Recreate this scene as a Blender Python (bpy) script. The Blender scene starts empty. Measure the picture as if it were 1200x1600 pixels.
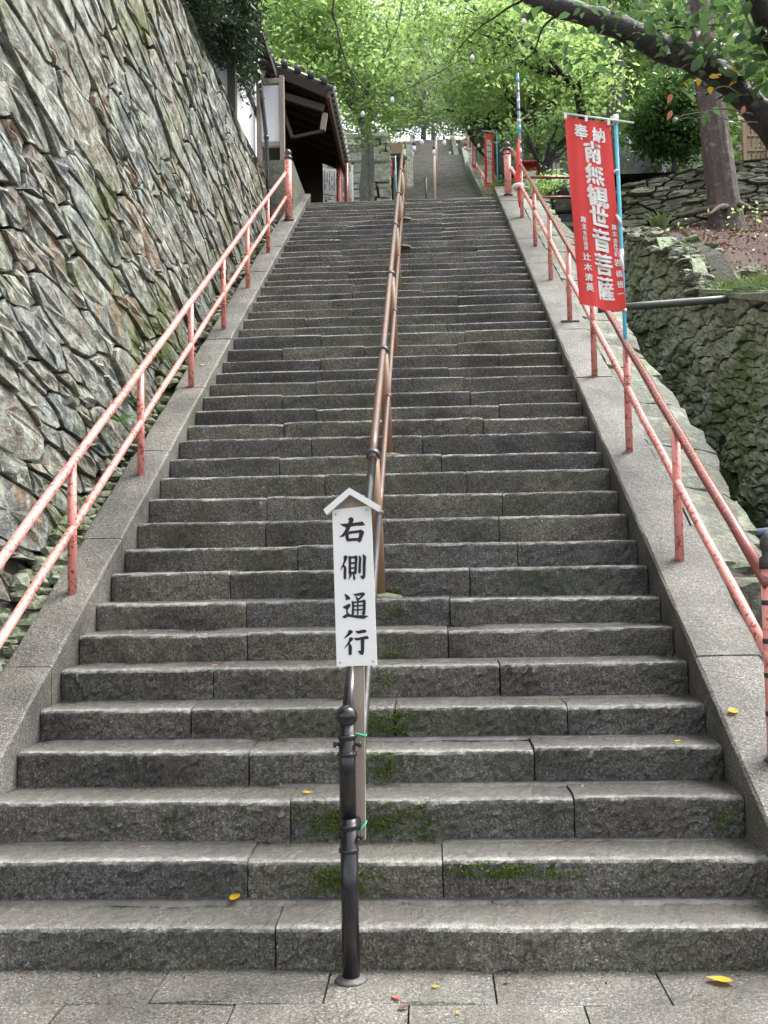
import bpy, math, random
import numpy as np
from mathutils import Vector, Matrix
R = math.radians
rng = np.random.default_rng(7)
random.seed(7)
sc = bpy.context.scene
col = sc.collection

# ------------------------------------------------------------------ camera, sky, sun, exposure
CAM = np.array((0.3535, -4.1157, 1.6479)); FPX = 1550.0
YAW, PITCH, ROLL = 0.0457, 0.0515, -0.0180
_fw = np.array((-math.sin(YAW)*math.cos(PITCH), math.cos(YAW)*math.cos(PITCH), math.sin(PITCH)))
_r0 = np.array((math.cos(YAW), math.sin(YAW), 0.0)); _u0 = np.cross(_r0, _fw)
_rt = _r0*math.cos(ROLL) + _u0*math.sin(ROLL); _up = -_r0*math.sin(ROLL) + _u0*math.cos(ROLL)
cd = bpy.data.cameras.new('camera'); cam = bpy.data.objects.new('camera', cd); col.objects.link(cam)
cd.sensor_fit = 'VERTICAL'; cd.sensor_height = 24.0; cd.lens = FPX/1600*24
cd.clip_end = 1000; cd.clip_start = 0.05
cam.matrix_world = Matrix(((_rt[0], _up[0], -_fw[0], CAM[0]), (_rt[1], _up[1], -_fw[1], CAM[1]),
                           (_rt[2], _up[2], -_fw[2], CAM[2]), (0, 0, 0, 1)))
sc.camera = cam
SUN_EL, SUN_AZ = 60, 62           # degrees; azimuth 0 = beyond the stairs (+Y), towards +X
w = bpy.data.worlds.new('World'); sc.world = w; w.use_nodes = True
nt = w.node_tree; bg = nt.nodes['Background']
sky = nt.nodes.new('ShaderNodeTexSky'); sky.sky_type = 'NISHITA'; sky.sun_disc = False
sky.sun_elevation = R(SUN_EL); sky.sun_rotation = R(SUN_AZ); sky.air_density = 1.0; sky.dust_density = 4.0
hs = nt.nodes.new('ShaderNodeHueSaturation'); hs.inputs['Saturation'].default_value = 0.22
nt.links.new(sky.outputs[0], hs.inputs['Color']); nt.links.new(hs.outputs[0], bg.inputs['Color'])
bg.inputs['Strength'].default_value = 0.15
sl = bpy.data.lights.new('sun', 'SUN'); so = bpy.data.objects.new('sun', sl); col.objects.link(so)
sl.energy = 1.3; sl.angle = R(25); sl.color = (1.0, 0.97, 0.92)
_sd = Vector((math.sin(R(SUN_AZ))*math.cos(R(SUN_EL)), math.cos(R(SUN_AZ))*math.cos(R(SUN_EL)), math.sin(R(SUN_EL))))
so.rotation_euler = _sd.to_track_quat('Z', 'Y').to_euler(); so.location = (0, 10, 40)
sc.view_settings.view_transform = 'Standard'; sc.view_settings.look = 'None'
sc.view_settings.gamma = 1.0; sc.view_settings.use_curve_mapping = False
sc.view_settings.exposure = 1.8

# ------------------------------------------------------------------ helpers
def at(px, py, Y):
    """the point at depth Y on the sight line of pixel (px, py) of the 1200 x 1600 photograph"""
    d = _fw + _rt*(px-600)/FPX - _up*(py-800)/FPX
    return CAM + d*((Y-CAM[1])/d[1])

def on_x(px, py, X):
    d = _fw + _rt*(px-600)/FPX - _up*(py-800)/FPX
    return CAM + d*((X-CAM[0])/d[0])

ZS = [0.172, 0.346, 0.542, 0.716, 0.883, 1.069, 1.247, 1.418, 1.605, 1.779, 1.969, 2.161, 2.355, 2.528, 2.716, 2.896, 3.066,
      3.243, 3.42, 3.591, 3.77, 3.961, 4.158, 4.315, 4.502, 4.682, 4.88, 5.038, 5.221, 5.396, 5.577, 5.738, 5.912, 6.089,
      6.263, 6.447, 6.622, 6.788, 6.96, 7.142, 7.315, 7.498, 7.659, 7.833, 8.018, 8.175, 8.32]
RUN = 0.30
YS = [RUN*i for i in range(47)]
def nose(Y):
    if Y < 0: return ZS[0] + Y*0.59
    if Y > YS[-1]: return ZS[-1] + (Y-YS[-1])*0.59
    return float(np.interp(Y, YS, ZS))
def slope(Y):                       # smooth line through the noses
    return 0.175 + 0.5905*Y

def obj(name, verts, faces, mat, parent=None, smooth=False, rnd=None, edge=None):
    me = bpy.data.meshes.new(name)
    verts = np.asarray(verts, dtype=np.float64).reshape(-1, 3)
    me.from_pydata(verts.tolist(), [], [tuple(int(i) for i in f) for f in faces])
    if mat is not None: me.materials.append(mat)
    if smooth: me.polygons.foreach_set('use_smooth', [True]*len(me.polygons))
    a = me.attributes.new('rnd', 'FLOAT', 'POINT')
    if rnd is None: rnd = random.random()
    if np.isscalar(rnd): rnd = np.full(len(verts), rnd)
    a.data.foreach_set('value', np.asarray(rnd, dtype=np.float32))
    if edge is not None:
        b = me.attributes.new('edge', 'FLOAT', 'POINT'); b.data.foreach_set('value', np.asarray(edge, dtype=np.float32))
    o = bpy.data.objects.new(name, me); col.objects.link(o)
    if parent is not None: o.parent = parent
    return o

def obj_np(name, verts, nquad, k, mat, parent=None, rnd=None):
    """fast mesh of uniform k-gons from numpy arrays"""
    me = bpy.data.meshes.new(name)
    nv = len(verts); me.vertices.add(nv); me.vertices.foreach_set('co', np.asarray(verts, np.float32).ravel())
    idx = np.asarray(nquad, np.int32).ravel(); nf = len(idx)//k
    me.loops.add(len(idx)); me.loops.foreach_set('vertex_index', idx)
    me.polygons.add(nf); me.polygons.foreach_set('loop_start', np.arange(nf, dtype=np.int32)*k)
    try: me.polygons.foreach_set('loop_total', np.full(nf, k, np.int32))
    except Exception: pass
    me.update(calc_edges=True); me.validate()
    if mat is not None: me.materials.append(mat)
    a = me.attributes.new('rnd', 'FLOAT', 'POINT')
    a.data.foreach_set('value', np.asarray(rnd if rnd is not None else np.zeros(nv), np.float32))
    o = bpy.data.objects.new(name, me); col.objects.link(o)
    if parent is not None: o.parent = parent
    return o

def tag(o, label=None, cat=None, group=None, kind=None):
    if label: o['label'] = label
    if cat: o['category'] = cat
    if group: o['group'] = group
    if kind: o['kind'] = kind
    return o

def thing(name, label, cat, loc=(0, 0, 0), group=None):
    o = bpy.data.objects.new(name, None); col.objects.link(o); o.empty_display_size = 0.1
    o.location = (0, 0, 0)
    return tag(o, label, cat, group)

class MB:
    def __init__(s): s.v = []; s.f = []; s.r = []
    def add(s, v, f, r=0.5):
        b = len(s.v); s.v += [tuple(float(c) for c in p) for p in v]; s.f += [tuple(b+i for i in q) for q in f]; s.r += [r]*len(v); return s
    def build(s, name, mat, parent=None, smooth=False): return obj(name, s.v, s.f, mat, parent, smooth, np.array(s.r) if s.r else None)
    def box(s, x0, x1, y0, y1, z0, z1, b=0.0, r=0.5):
        if b <= 0:
            v = [(x, y, z) for x in (x0, x1) for y in (y0, y1) for z in (z0, z1)]
            return s.add(v, [(0, 1, 3, 2), (4, 6, 7, 5), (0, 4, 5, 1), (2, 3, 7, 6), (0, 2, 6, 4), (1, 5, 7, 3)], r)
        v, f = bevel_box((x1-x0, y1-y0, z1-z0), b); c = ((x0+x1)/2, (y0+y1)/2, (z0+z1)/2)
        return s.add([(p[0]+c[0], p[1]+c[1], p[2]+c[2]) for p in v], f, r)
    def tube(s, pts, rad, n=10, caps=True, r=0.5):
        v, f = tube_geo(pts, rad, n, caps); return s.add(v, f, r)
    def beam(s, a, b, wx, wz, bev=0.004, r=0.5):
        v, f = beam_geo(a, b, wx, wz, bev); return s.add(v, f, r)

def bevel_box(size, b):
    hx, hy, hz = (c/2 for c in size); b = min(b, hx*.9, hy*.9, hz*.9)
    v = []; idx = {}
    for sx in (-1, 1):
        for sy in (-1, 1):
            for sz in (-1, 1):
                idx[(sx, sy, sz)] = len(v)
                v += [(sx*hx, sy*(hy-b), sz*(hz-b)), (sx*(hx-b), sy*hy, sz*(hz-b)), (sx*(hx-b), sy*(hy-b), sz*hz)]
    I = lambda s, a: idx[s]+a
    f = []
    for a in range(3):
        o1, o2 = [c for c in range(3) if c != a]
        for s in (-1, 1):
            q = []
            for (p, t) in ((-1, -1), (1, -1), (1, 1), (-1, 1)):
                k = [0, 0, 0]; k[a] = s; k[o1] = p; k[o2] = t; q.append(I(tuple(k), a))
            f.append(q if (s > 0) == (a != 1) else q[::-1])
    for a in range(3):
        o1, o2 = [c for c in range(3) if c != a]
        for p in (-1, 1):
            for t in (-1, 1):
                k0 = [0, 0, 0]; k0[o1] = p; k0[o2] = t; k1 = list(k0); k0[a] = -1; k1[a] = 1
                f.append((I(tuple(k0), o1), I(tuple(k1), o1), I(tuple(k1), o2), I(tuple(k0), o2)))
    for k in idx: f.append((I(k, 0), I(k, 1), I(k, 2)))
    return v, f

def tube_geo(pts, rad, n=10, caps=True):
    P = [Vector(p) for p in pts]; m = len(P)
    if np.isscalar(rad): rad = [rad]*m
    v = []; f = []; prev = None
    for i in range(m):
        t = (P[min(i+1, m-1)]-P[max(i-1, 0)]).normalized()
        ref = prev if prev is not None else (Vector((0, 0, 1)) if abs(t.z) < .9 else Vector((1, 0, 0)))
        a = (ref - t*ref.dot(t)).normalized(); prev = a; b = t.cross(a)
        for k in range(n):
            th = 2*math.pi*k/n; v.append(tuple(P[i] + a*(rad[i]*math.cos(th)) + b*(rad[i]*math.sin(th))))
    for i in range(m-1):
        for k in range(n):
            k2 = (k+1) % n; f.append((i*n+k, i*n+k2, (i+1)*n+k2, (i+1)*n+k))
    if caps: f.append(tuple(range(n))[::-1]); f.append(tuple((m-1)*n+k for k in range(n)))
    return v, f

def beam_geo(a, b, wx, wz, bev=0.004):
    a, b = Vector(a), Vector(b); d = b-a; L = d.length; t = d.normalized()
    ref = Vector((0, 0, 1)) if abs(t.z) < .95 else Vector((0, 1, 0))
    s = t.cross(ref).normalized(); u = s.cross(t)
    v, f = bevel_box((wx, L, wz), bev); c = (a+b)/2
    return [tuple(c + s*p[0] + t*p[1] + u*p[2]) for p in v], f

def lathe(prof, c=(0, 0, 0), n=16, axis=None):
    v = []; f = []
    for (r, z) in prof:
        for k in range(n):
            th = 2*math.pi*k/n; v.append((c[0]+r*math.cos(th), c[1]+r*math.sin(th), c[2]+z))
    m = len(prof)
    for i in range(m-1):
        for k in range(n):
            k2 = (k+1) % n; f.append((i*n+k, i*n+k2, (i+1)*n+k2, (i+1)*n+k))
    f.append(tuple(range(n))[::-1]); f.append(tuple((m-1)*n+k for k in range(n)))
    return v, f

def hnoise(x, y, s=0):
    """cheap smooth noise"""
    return (math.sin(x*1.7+s*1.3+1.9*math.sin(y*.9+s)) + math.sin(y*2.3-s*.7+1.3*math.sin(x*1.1)) + math.sin((x+y)*3.1+s*2.1))/3

# ------------------------------------------------------------------ materials
class G:
    def __init__(s, name):
        s.m = bpy.data.materials.new(name); s.m.use_nodes = True; s.t = s.m.node_tree
        s.b = s.t.nodes['Principled BSDF']; s.out = s.t.nodes['Material Output']
        s._pos = None
    def n(s, typ, ins=None, **kw):
        d = s.t.nodes.new('ShaderNode'+typ)
        for k, v in kw.items(): setattr(d, k, v)
        for k, v in (ins or {}).items():
            if hasattr(v, 'is_output'): s.t.links.new(v, d.inputs[k])
            elif hasattr(v, 'outputs'): s.t.links.new(v.outputs[0], d.inputs[k])
            else: d.inputs[k].default_value = v
        return d
    def pos(s, scale=(1, 1, 1), rot=(0, 0, 0)):
        if s._pos is None: s._pos = s.n('NewGeometry')
        if scale == (1, 1, 1) and rot == (0, 0, 0): return s._pos.outputs['Position']
        return s.n('Mapping', {'Vector': s._pos.outputs['Position'], 'Scale': scale, 'Rotation': rot}).outputs[0]
    def noise(s, scale, detail=6, rough=.6, vec=None, dist=0):
        return s.n('TexNoise', {'Vector': vec if vec is not None else s.pos(), 'Scale': scale, 'Detail': detail, 'Roughness': rough, 'Distortion': dist}).outputs['Fac']
    def vor(s, scale, vec=None, feature='F1', out='Distance'):
        return s.n('TexVoronoi', {'Vector': vec if vec is not None else s.pos(), 'Scale': scale}, feature=feature).outputs[out]
    def attr(s, name='rnd'): return s.n('Attribute', attribute_name=name).outputs['Fac']
    def ramp(s, fac, stops, interp='LINEAR'):
        r = s.n('ValToRGB', {'Fac': fac}); e = r.color_ramp.elements; r.color_ramp.interpolation = interp
        while len(e) < len(stops): e.new(0.5)
        for el, (p, c) in zip(e, stops):
            el.position = p; el.color = (c, c, c, 1) if np.isscalar(c) else (*c, 1)
        return r.outputs['Color']
    def mix(s, fac, a, b, blend='MIX'):
        d = s.n('Mix', data_type='RGBA', blend_type=blend)
        for k, v in ((0, fac), (6, a), (7, b)):
            if hasattr(v, 'is_output'): s.t.links.new(v, d.inputs[k])
            elif k == 0: d.inputs[0].default_value = v
            else: d.inputs[k].default_value = (*v, 1) if len(v) == 3 else v
        return d.outputs[2]
    def math(s, op, a, b=0.5, clamp=False):
        d = s.n('Math', operation=op, use_clamp=clamp)
        for k, v in ((0, a), (1, b)):
            if hasattr(v, 'is_output'): s.t.links.new(v, d.inputs[k])
            else: d.inputs[k].default_value = v
        return d.outputs[0]
    def set(s, **kw):
        for k, v in kw.items():
            k = k.replace('_', ' ')
            if hasattr(v, 'is_output'): s.t.links.new(v, s.b.inputs[k])
            else: s.b.inputs[k].default_value = (*v, 1) if (not np.isscalar(v) and len(v) == 3) else v
        return s
    def bump(s, h, strength=.5, dist=.01, prev=None):
        ins = {'Height': h, 'Strength': strength, 'Distance': dist}
        if prev is not None: ins['Normal'] = prev
        b = s.n('Bump', ins).outputs[0]
        s.t.links.new(b, s.b.inputs['Normal']); return b

def rock(name, cols, fine=22, moss=0.45, mosscol=(.045, .07, .018), lichen=.5, lichcol=(.34, .38, .30), strata=(1, 1, 1), rot=(0, 0, 0), rough=.72, gain=1.0, spec=.4):
    g = G(name); r = g.attr()
    v = g.pos(strata, rot)
    n1 = g.noise(fine, 8, .68, v); n2 = g.noise(3.2, 5, .6); n3 = g.noise(1.1, 4, .55); n4 = g.noise(70, 3, .7)
    f = g.math('ADD', r, g.math('MULTIPLY', g.math('SUBTRACT', n2, .5), .55))
    c = g.ramp(f, [(i/(len(cols)-1)*.9+.05, cc) for i, cc in enumerate(cols)])
    c = g.mix(1.0, c, g.ramp(n1, [(.28, .38*gain), (.5, .95*gain), (.74, 1.6*gain)]), 'MULTIPLY')
    c = g.mix(.8, c, g.ramp(n4, [(.34, .45), (.55, 1.0), (.70, 1.75)]), 'MULTIPLY')
    if lichen > 0:
        lm = g.ramp(g.math('ADD', g.noise(7.5, 7, .72), g.math('MULTIPLY', n2, .35)), [(.74-.1*lichen, 0), (.86-.1*lichen, 1)])
        c = g.mix(g.math('MULTIPLY', lm, .75), c, lichcol)
    if moss > 0:
        mm = g.ramp(g.math('ADD', g.math('MULTIPLY', n3, .8), g.math('MULTIPLY', g.noise(11, 6, .7), .45)), [(.72-.18*moss, 0), (.86-.12*moss, 1)])
        c = g.mix(g.math('MULTIPLY', mm, .85), c, g.mix(n4, mosscol, tuple(2.1*k for k in mosscol)))
    g.set(Base_Color=c, Roughness=g.ramp(n1, [(.3, rough-.18), (.7, min(1, rough+.15))]), Specular_IOR_Level=spec)
    b = g.bump(n1, .9, .035); b = g.bump(g.noise(fine*3.2, 6, .7, v), .7, .012, b)
    return g.m

def granite(name, dark, light, tread=True, mossy=.5, gain=1.0, rough_side=.62, rough_top=.19, pick=1.0, vary=.55):
    g = G(name); r = g.attr()
    geo = g.n('NewGeometry'); nz = g.n('SeparateXYZ', {0: geo.outputs['Normal']}).outputs['Z']
    up = g.ramp(nz, [(.35, 0), (.8, 1)])
    n1 = g.noise(9, 6, .65); grain = g.noise(120, 2, .85); grain2 = g.noise(75, 4, .75); big = g.noise(1.6, 4, .6)
    base = g.mix(g.math('ADD', g.math('MULTIPLY', r, vary), g.math('MULTIPLY', n1, 1-vary), True), dark, light)
    if tread:
        base = g.mix(.62, base, g.ramp(g.math('FRACT', g.math('MULTIPLY', r, 7.31)), [(0, (.058, .058, .066)), (.22, (.080, .079, .080)), (.42, (.118, .116, .098)), (.62, (.175, .170, .128)), (.8, (.098, .094, .084)), (1, (.150, .142, .122))]))
    base = g.mix(1.0, base, g.ramp(grain2, [(.32, .35*gain), (.52, 1.0*gain), (.70, 2.3*gain)]), 'MULTIPLY')
    base = g.mix(1.0, base, g.ramp(grain, [(.34, .55), (.5, 1.0), (.62, 2.0), (.72, 3.6)]), 'MULTIPLY')
    fleck = g.ramp(g.noise(52, 3, .8), [(.54, 0), (.64, 1)]); base = g.mix(g.math('MULTIPLY', fleck, .5), base, (.24, .235, .205))
    base = g.mix(g.math('MULTIPLY', g.ramp(g.noise(4.2, 5, .65), [(.5, 0), (.68, 1)]), .5), base, g.mix(r, (.13, .10, .07), (.095, .105, .06)))
    stain = g.ramp(big, [(.36, .5), (.64, 1.2)])
    base = g.mix(1.0, base, stain, 'MULTIPLY')
    if tread:
        base = g.mix(g.math('MULTIPLY', up, .55), base, g.mix(g.noise(6, 6, .7, g.pos((.35, 1.6, 1))), (.05, .042, .032), (.19, .18, .162)))
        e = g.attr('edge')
        base = g.mix(g.math('MULTIPLY', e, g.ramp(n1, [(.34, .35), (.6, .9)])), base, (.52, .51, .48))  # pale lip and tread front: some wear, plus wet sky sheen painted in
    if mossy > 0:
        mm = g.ramp(g.math('ADD', g.math('MULTIPLY', g.noise(1.3, 3, .5), .75), g.math('MULTIPLY', g.noise(16, 6, .75), .42)), [(.70-.12*mossy, 0), (.82-.06*mossy, 1)])
        mm = g.math('MULTIPLY', mm, g.math('SUBTRACT', 1.0, g.math('MULTIPLY', up, .85)))
        base = g.mix(g.math('MULTIPLY', mm, .6), base, g.mix(grain2, (.035, .05, .014), (.085, .105, .03)))
    wet = g.ramp(g.noise(5, 5, .6), [(.35, 0), (.65, 1)])
    rs = g.mix(up, (rough_side,)*3, (rough_top,)*3)
    rs = g.mix(g.math('MULTIPLY', wet, .28), rs, (.7,)*3)
    g.set(Base_Color=base, Roughness=rs, Specular_IOR_Level=.5, Coat_Roughness=.2, Coat_IOR=1.4)
    if name != 'granite_kerb': g.set(Coat_Weight=g.math('MULTIPLY', up, g.ramp(g.noise(2.6, 5, .65), [(.38, .15), (.6, .9)])))
    b = g.bump(g.noise(30, 5, .65, g.pos((1, 1, .6), (0, R(35), 0))), min(1, .75*pick), .022*pick)
    b = g.bump(grain2, min(1, .6*pick), .009, b); b = g.bump(g.noise(150, 2, .8), .6, .004, b); g.t.links.new(b, g.b.inputs['Coat Normal'])
    return g.m

def paint(name, c, c2=None, rough=.4, chips=.5, metal=0, chipcol=(.16, .07, .05), scale=30):
    g = G(name)
    n = g.noise(scale, 6, .7); big = g.noise(2.3, 4, .6)
    b = g.mix(g.ramp(big, [(.35, 0), (.65, 1)]), c, c2 or tuple(k*.8 for k in c))
    if chips > 0:
        m = g.ramp(g.math('ADD', n, g.math('MULTIPLY', big, .3)), [(.86-.16*chips, 0), (.90-.16*chips, 1)])
        b = g.mix(m, b, chipcol)
    g.set(Base_Color=b, Roughness=g.ramp(n, [(.3, rough*.8), (.7, min(1, rough*1.3))]), Metallic=metal)
    g.bump(n, .15, .004)
    return g.m

def plain(name, c, rough=.6, var=.25, scale=12, metal=0, bump=.2, grainvec=None):
    g = G(name); n = g.noise(scale, 6, .65, g.pos(grainvec) if grainvec else None)
    b = g.mix(n, tuple(k*(1-var) for k in c), tuple(min(1, k*(1+var)) for k in c))
    g.set(Base_Color=b, Roughness=rough, Metallic=metal)
    if bump: g.bump(n, bump, .006)
    return g.m

def leafmat(name, cols, trans, tfac=.5, rough=.45):
    g = G(name); r = g.attr()
    c = g.ramp(r, [(i/(max(1, len(cols)-1)), cc) for i, cc in enumerate(cols)])
    g.set(Base_Color=c, Roughness=rough, Specular_IOR_Level=.35)
    t = g.n('BsdfTranslucent', {'Color': g.mix(.5, c, (*trans, 1), 'MIX')})
    mx = g.n('MixShader', {0: tfac, 1: g.b.outputs[0], 2: t})
    g.t.links.new(mx.outputs[0], g.out.inputs['Surface'])
    return g.m

M = {}
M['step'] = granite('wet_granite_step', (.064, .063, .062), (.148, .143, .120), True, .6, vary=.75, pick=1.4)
M['kerb'] = granite('granite_kerb', (.080, .075, .066), (.138, .131, .117), False, .55, 1.0, .7, .5, .8)
M['paving'] = granite('wet_paving', (.09, .085, .076), (.15, .142, .125), False, .0, 1.0, .5, .30, .8)
M['mortar'] = plain('mortar', (.085, .083, .08), .5, .55, 30, bump=1.0)
M['dark'] = plain('dark_gap', (.020, .020, .016), .95, .3)
M['wall'] = rock('schist', [(.15, .17, .17), (.26, .27, .25), (.22, .20, .16), (.34, .335, .295), (.17, .19, .155), (.30, .255, .19), (.21, .22, .20), (.33, .225, .15), (.18, .205, .20), (.27, .28, .25), (.23, .20, .165)],
                 19, .40, (.07, .085, .022), .8, (.42, .46, .40), (1, .6, 1), (R(-12), 0, 0), gain=.84)
M['mossrock'] = rock('mossy_rubble', [(.10, .12, .075), (.15, .17, .11), (.19, .20, .145), (.12, .14, .085), (.22, .23, .18)], 17, .6, (.11, .14, .045), .8, (.42, .48, .36), gain=1.25)
M['mosswall'] = rock('moss_wall', [(.17, .20, .13), (.24, .27, .185), (.29, .31, .235), (.20, .235, .15), (.34, .355, .29)], 20, .6, (.10, .145, .04), .8, (.42, .48, .35), (1, 1, 1.6), gain=1.3)
M['slabrock'] = rock('dry_slabs', [(.13, .14, .10), (.20, .205, .155), (.16, .17, .12), (.25, .25, .195)], 18, .45, (.09, .12, .04), .55, (.36, .40, .30), (.4, 1, 1.6))
M['edging'] = rock('edging_stone', [(.10, .11, .085), (.135, .145, .11), (.165, .17, .135)], 14, .4, (.05, .07, .022), .5, (.28, .32, .25), rough=.6)
M['palestone'] = rock('pale_stone', [(.62, .61, .57), (.74, .73, .68), (.55, .54, .49)], 12, .1, (.09, .1, .04), .2, (.6, .62, .55))
M['concrete'] = rock('old_concrete', [(.15, .16, .12), (.19, .195, .155)], 9, .5, (.07, .08, .035), .3, (.24, .26, .2))
M['red'] = paint('faded_red_paint', (.80, .325, .285), (.70, .25, .22), .36, 1.05, chipcol=(.28, .07, .05))
M['redworn'] = paint('worn_red_paint', (.30, .09, .075), (.16, .065, .055), .24, .9, .1, (.55, .13, .09), 40)
M['palered'] = paint('pale_faded_red', (.62, .46, .43), (.55, .38, .36), .4, .5)
M['black'] = paint('black_enamel', (.012, .011, .013), (.02, .018, .02), .2, .25, chipcol=(.05, .045, .045), scale=60)
M['brownblack'] = paint('dull_black', (.018, .015, .015), (.03, .024, .022), .5, .2, chipcol=(.08, .05, .04))
M['eavewood'] = plain('red_brown_timber', (.10, .048, .032), .7, .4, 30)
M['brown'] = paint('brown_pipe', (.15, .078, .053), (.10, .058, .045), .36, .5, .1, (.10, .06, .05))
M['brownpost'] = paint('brown_post', (.25, .12, .075), (.17, .13, .055), .5, .3, 0, (.12, .12, .04))
M['ring'] = paint('ring_iron', (.06, .05, .055), (.09, .08, .08), .35, .2, .3)
M['white'] = plain('white_board', (.83, .83, .81), .45, .06, 9, bump=.05)
M['ink'] = plain('black_ink', (.012, .010, .014), .5, .2, 60, bump=0)
M['wood'] = plain('grey_timber', (.30, .25, .21), .75, .4, 60, bump=.5, grainvec=(1, 1, .06))
M['greywood'] = plain('dark_timber', (.055, .045, .037), .75, .4, 50, bump=.5, grainvec=(1, 1, .08))
M['darkwood'] = plain('near_black_timber', (.026, .018, .014), .8, .45, 30, bump=.4)
M['green'] = plain('green_tie', (.02, .30, .20), .35, .1)
M['whitetie'] = plain('white_tie', (.7, .7, .67), .6, .1)
M['cloth'] = plain('red_cloth', (.76, .062, .055), .7, .14, 5, bump=.1)
M['letter'] = plain('white_print', (.86, .85, .83), .7, .04, bump=0)
M['cyan'] = plain('blue_pole', (.08, .46, .62), .3, .1, bump=0)
M['rod'] = plain('white_rod', (.75, .77, .78), .3, .05, bump=0)
M['plaster'] = plain('white_plaster', (.74, .76, .80), .8, .08, 2, bump=.1)
M['steel'] = plain('grey_pipe', (.085, .095, .08), .5, .4, 8, .2)
M['bluepipe'] = plain('blue_grey_pipe', (.17, .21, .30), .3, .2, 8, 0)
M['dirt'] = rock('leafy_dirt', [(.040, .020, .014), (.075, .038, .027), (.05, .034, .02)], 26, .08, (.05, .07, .02), 0, rough=.9)
M['soil'] = rock('damp_soil', [(.05, .043, .036), (.075, .062, .05)], 20, .35, (.04, .06, .018), 0, rough=.85)
M['forest'] = rock('forest_floor', [(.035, .04, .018), (.05, .045, .025)], 8, .6, (.04, .06, .018), 0, rough=.9)
M['tile'] = plain('roof_tile', (.075, .078, .082), .35, .3, 14)
M['bamboo'] = plain('bamboo_slat', (.36, .25, .17), .6, .3, 40, grainvec=(1, 1, .1))
M['bluestone'] = rock('blue_stone', [(.13, .15, .16), (.19, .205, .21)], 5, .2, (.06, .075, .04), .35, (.3, .33, .32))
M['hut'] = plain('red_hut', (.45, .035, .045), .5, .2)
M['bulb'] = plain('bulb_glass', (.85, .85, .86), .1, .02, bump=0)
M['socket'] = plain('bulb_socket', (.02, .02, .03), .4, .1, bump=0)
M['bark'] = rock('cedar_bark', [(.075, .050, .043), (.115, .083, .072), (.09, .07, .062)], 24, .12, (.06, .07, .03), .25, (.2, .2, .17), (1, 1, .12), rough=.85)
M['darkbark'] = rock('wet_bark', [(.022, .018, .016), (.04, .033, .03)], 16, .15, (.03, .04, .015), .2, (.09, .10, .085), rough=.6)
M['greybark'] = rock('grey_bark', [(.14, .135, .125), (.21, .205, .19), (.10, .095, .085)], 14, .2, (.06, .07, .03), .3, (.3, .31, .28), (1, 1, .3), rough=.8)
M['leaf_bright'] = leafmat('spring_leaf', [(.06, .115, .02), (.10, .17, .035), (.15, .215, .06)], (.68, .94, .36), .68)
M['leaf_mid'] = leafmat('mid_leaf', [(.04, .08, .03), (.075, .13, .042), (.11, .16, .06)], (.48, .70, .28), .6)
M['leaf_pale'] = leafmat('pale_leaf', [(.09, .125, .08), (.13, .165, .11), (.17, .20, .15)], (.66, .76, .56), .62)  # pale foliage, lightened further: far backlight painted into the leaf colour
M['leaf_dark'] = leafmat('dark_leaf', [(.018, .036, .020), (.028, .052, .026), (.04, .066, .03)], (.05, .10, .03), .25, .4)
M['leaf_shrub'] = leafmat('shrub_leaf', [(.022, .05, .018), (.04, .085, .024), (.06, .115, .03)], (.16, .34, .06), .4, .4)
M['leaf_near'] = leafmat('near_leaf', [(.025, .055, .032), (.05, .085, .045), (.05, .09, .03)], (.14, .26, .08), .42, .3)
M['leaf_yellow'] = leafmat('yellow_leaf', [(.55, .33, .02), (.62, .40, .03)], (.75, .5, .05), .4)
M['leaf_pink'] = leafmat('pink_leaf', [(.60, .22, .15), (.50, .18, .12)], (.7, .3, .2), .4)
M['leaf_brown'] = leafmat('brown_leaf', [(.13, .055, .03), (.20, .10, .05), (.09, .04, .025), (.26, .17, .10)], (.2, .09, .04), .15)
M['moss'] = leafmat('moss_tuft', [(.04, .065, .014), (.07, .11, .018), (.12, .17, .03)], (.16, .26, .03), .28, .8)
M['grass'] = leafmat('grass_blade', [(.05, .075, .025), (.075, .115, .035), (.12, .14, .06)], (.18, .28, .08), .35, .5)

# ------------------------------------------------------------------ Voronoi masonry
def cells(P, W, box, nn=26):
    P = np.asarray(P); W = np.asarray(W); out = []
    x0, x1, y0, y1 = box
    for i in range(len(P)):
        d = ((P-P[i])**2).sum(1); idx = np.argsort(d)[1:nn+1]
        poly = [(x0, y0), (x1, y0), (x1, y1), (x0, y1)]
        for j in idx:
            a = 2*(P[j][0]-P[i][0]); b = 2*(P[j][1]-P[i][1])
            c = (P[j]**2).sum()-(P[i]**2).sum()+W[i]-W[j]
            new = []; m = len(poly)
            for k in range(m):
                p, q = poly[k], poly[(k+1) % m]
                dp = a*p[0]+b*p[1]-c; dq = a*q[0]+b*q[1]-c
                if dp <= 0: new.append(p)
                if dp*dq < 0:
                    t = dp/(dp-dq); new.append((p[0]+t*(q[0]-p[0]), p[1]+t*(q[1]-p[1])))
            poly = new
            if len(poly) < 3: break
        out.append(poly if len(poly) >= 3 else None)
    return out

def area(poly):
    return abs(sum(poly[k][0]*poly[(k+1) % len(poly)][1]-poly[(k+1) % len(poly)][0]*poly[k][1] for k in range(len(poly))))/2

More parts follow.
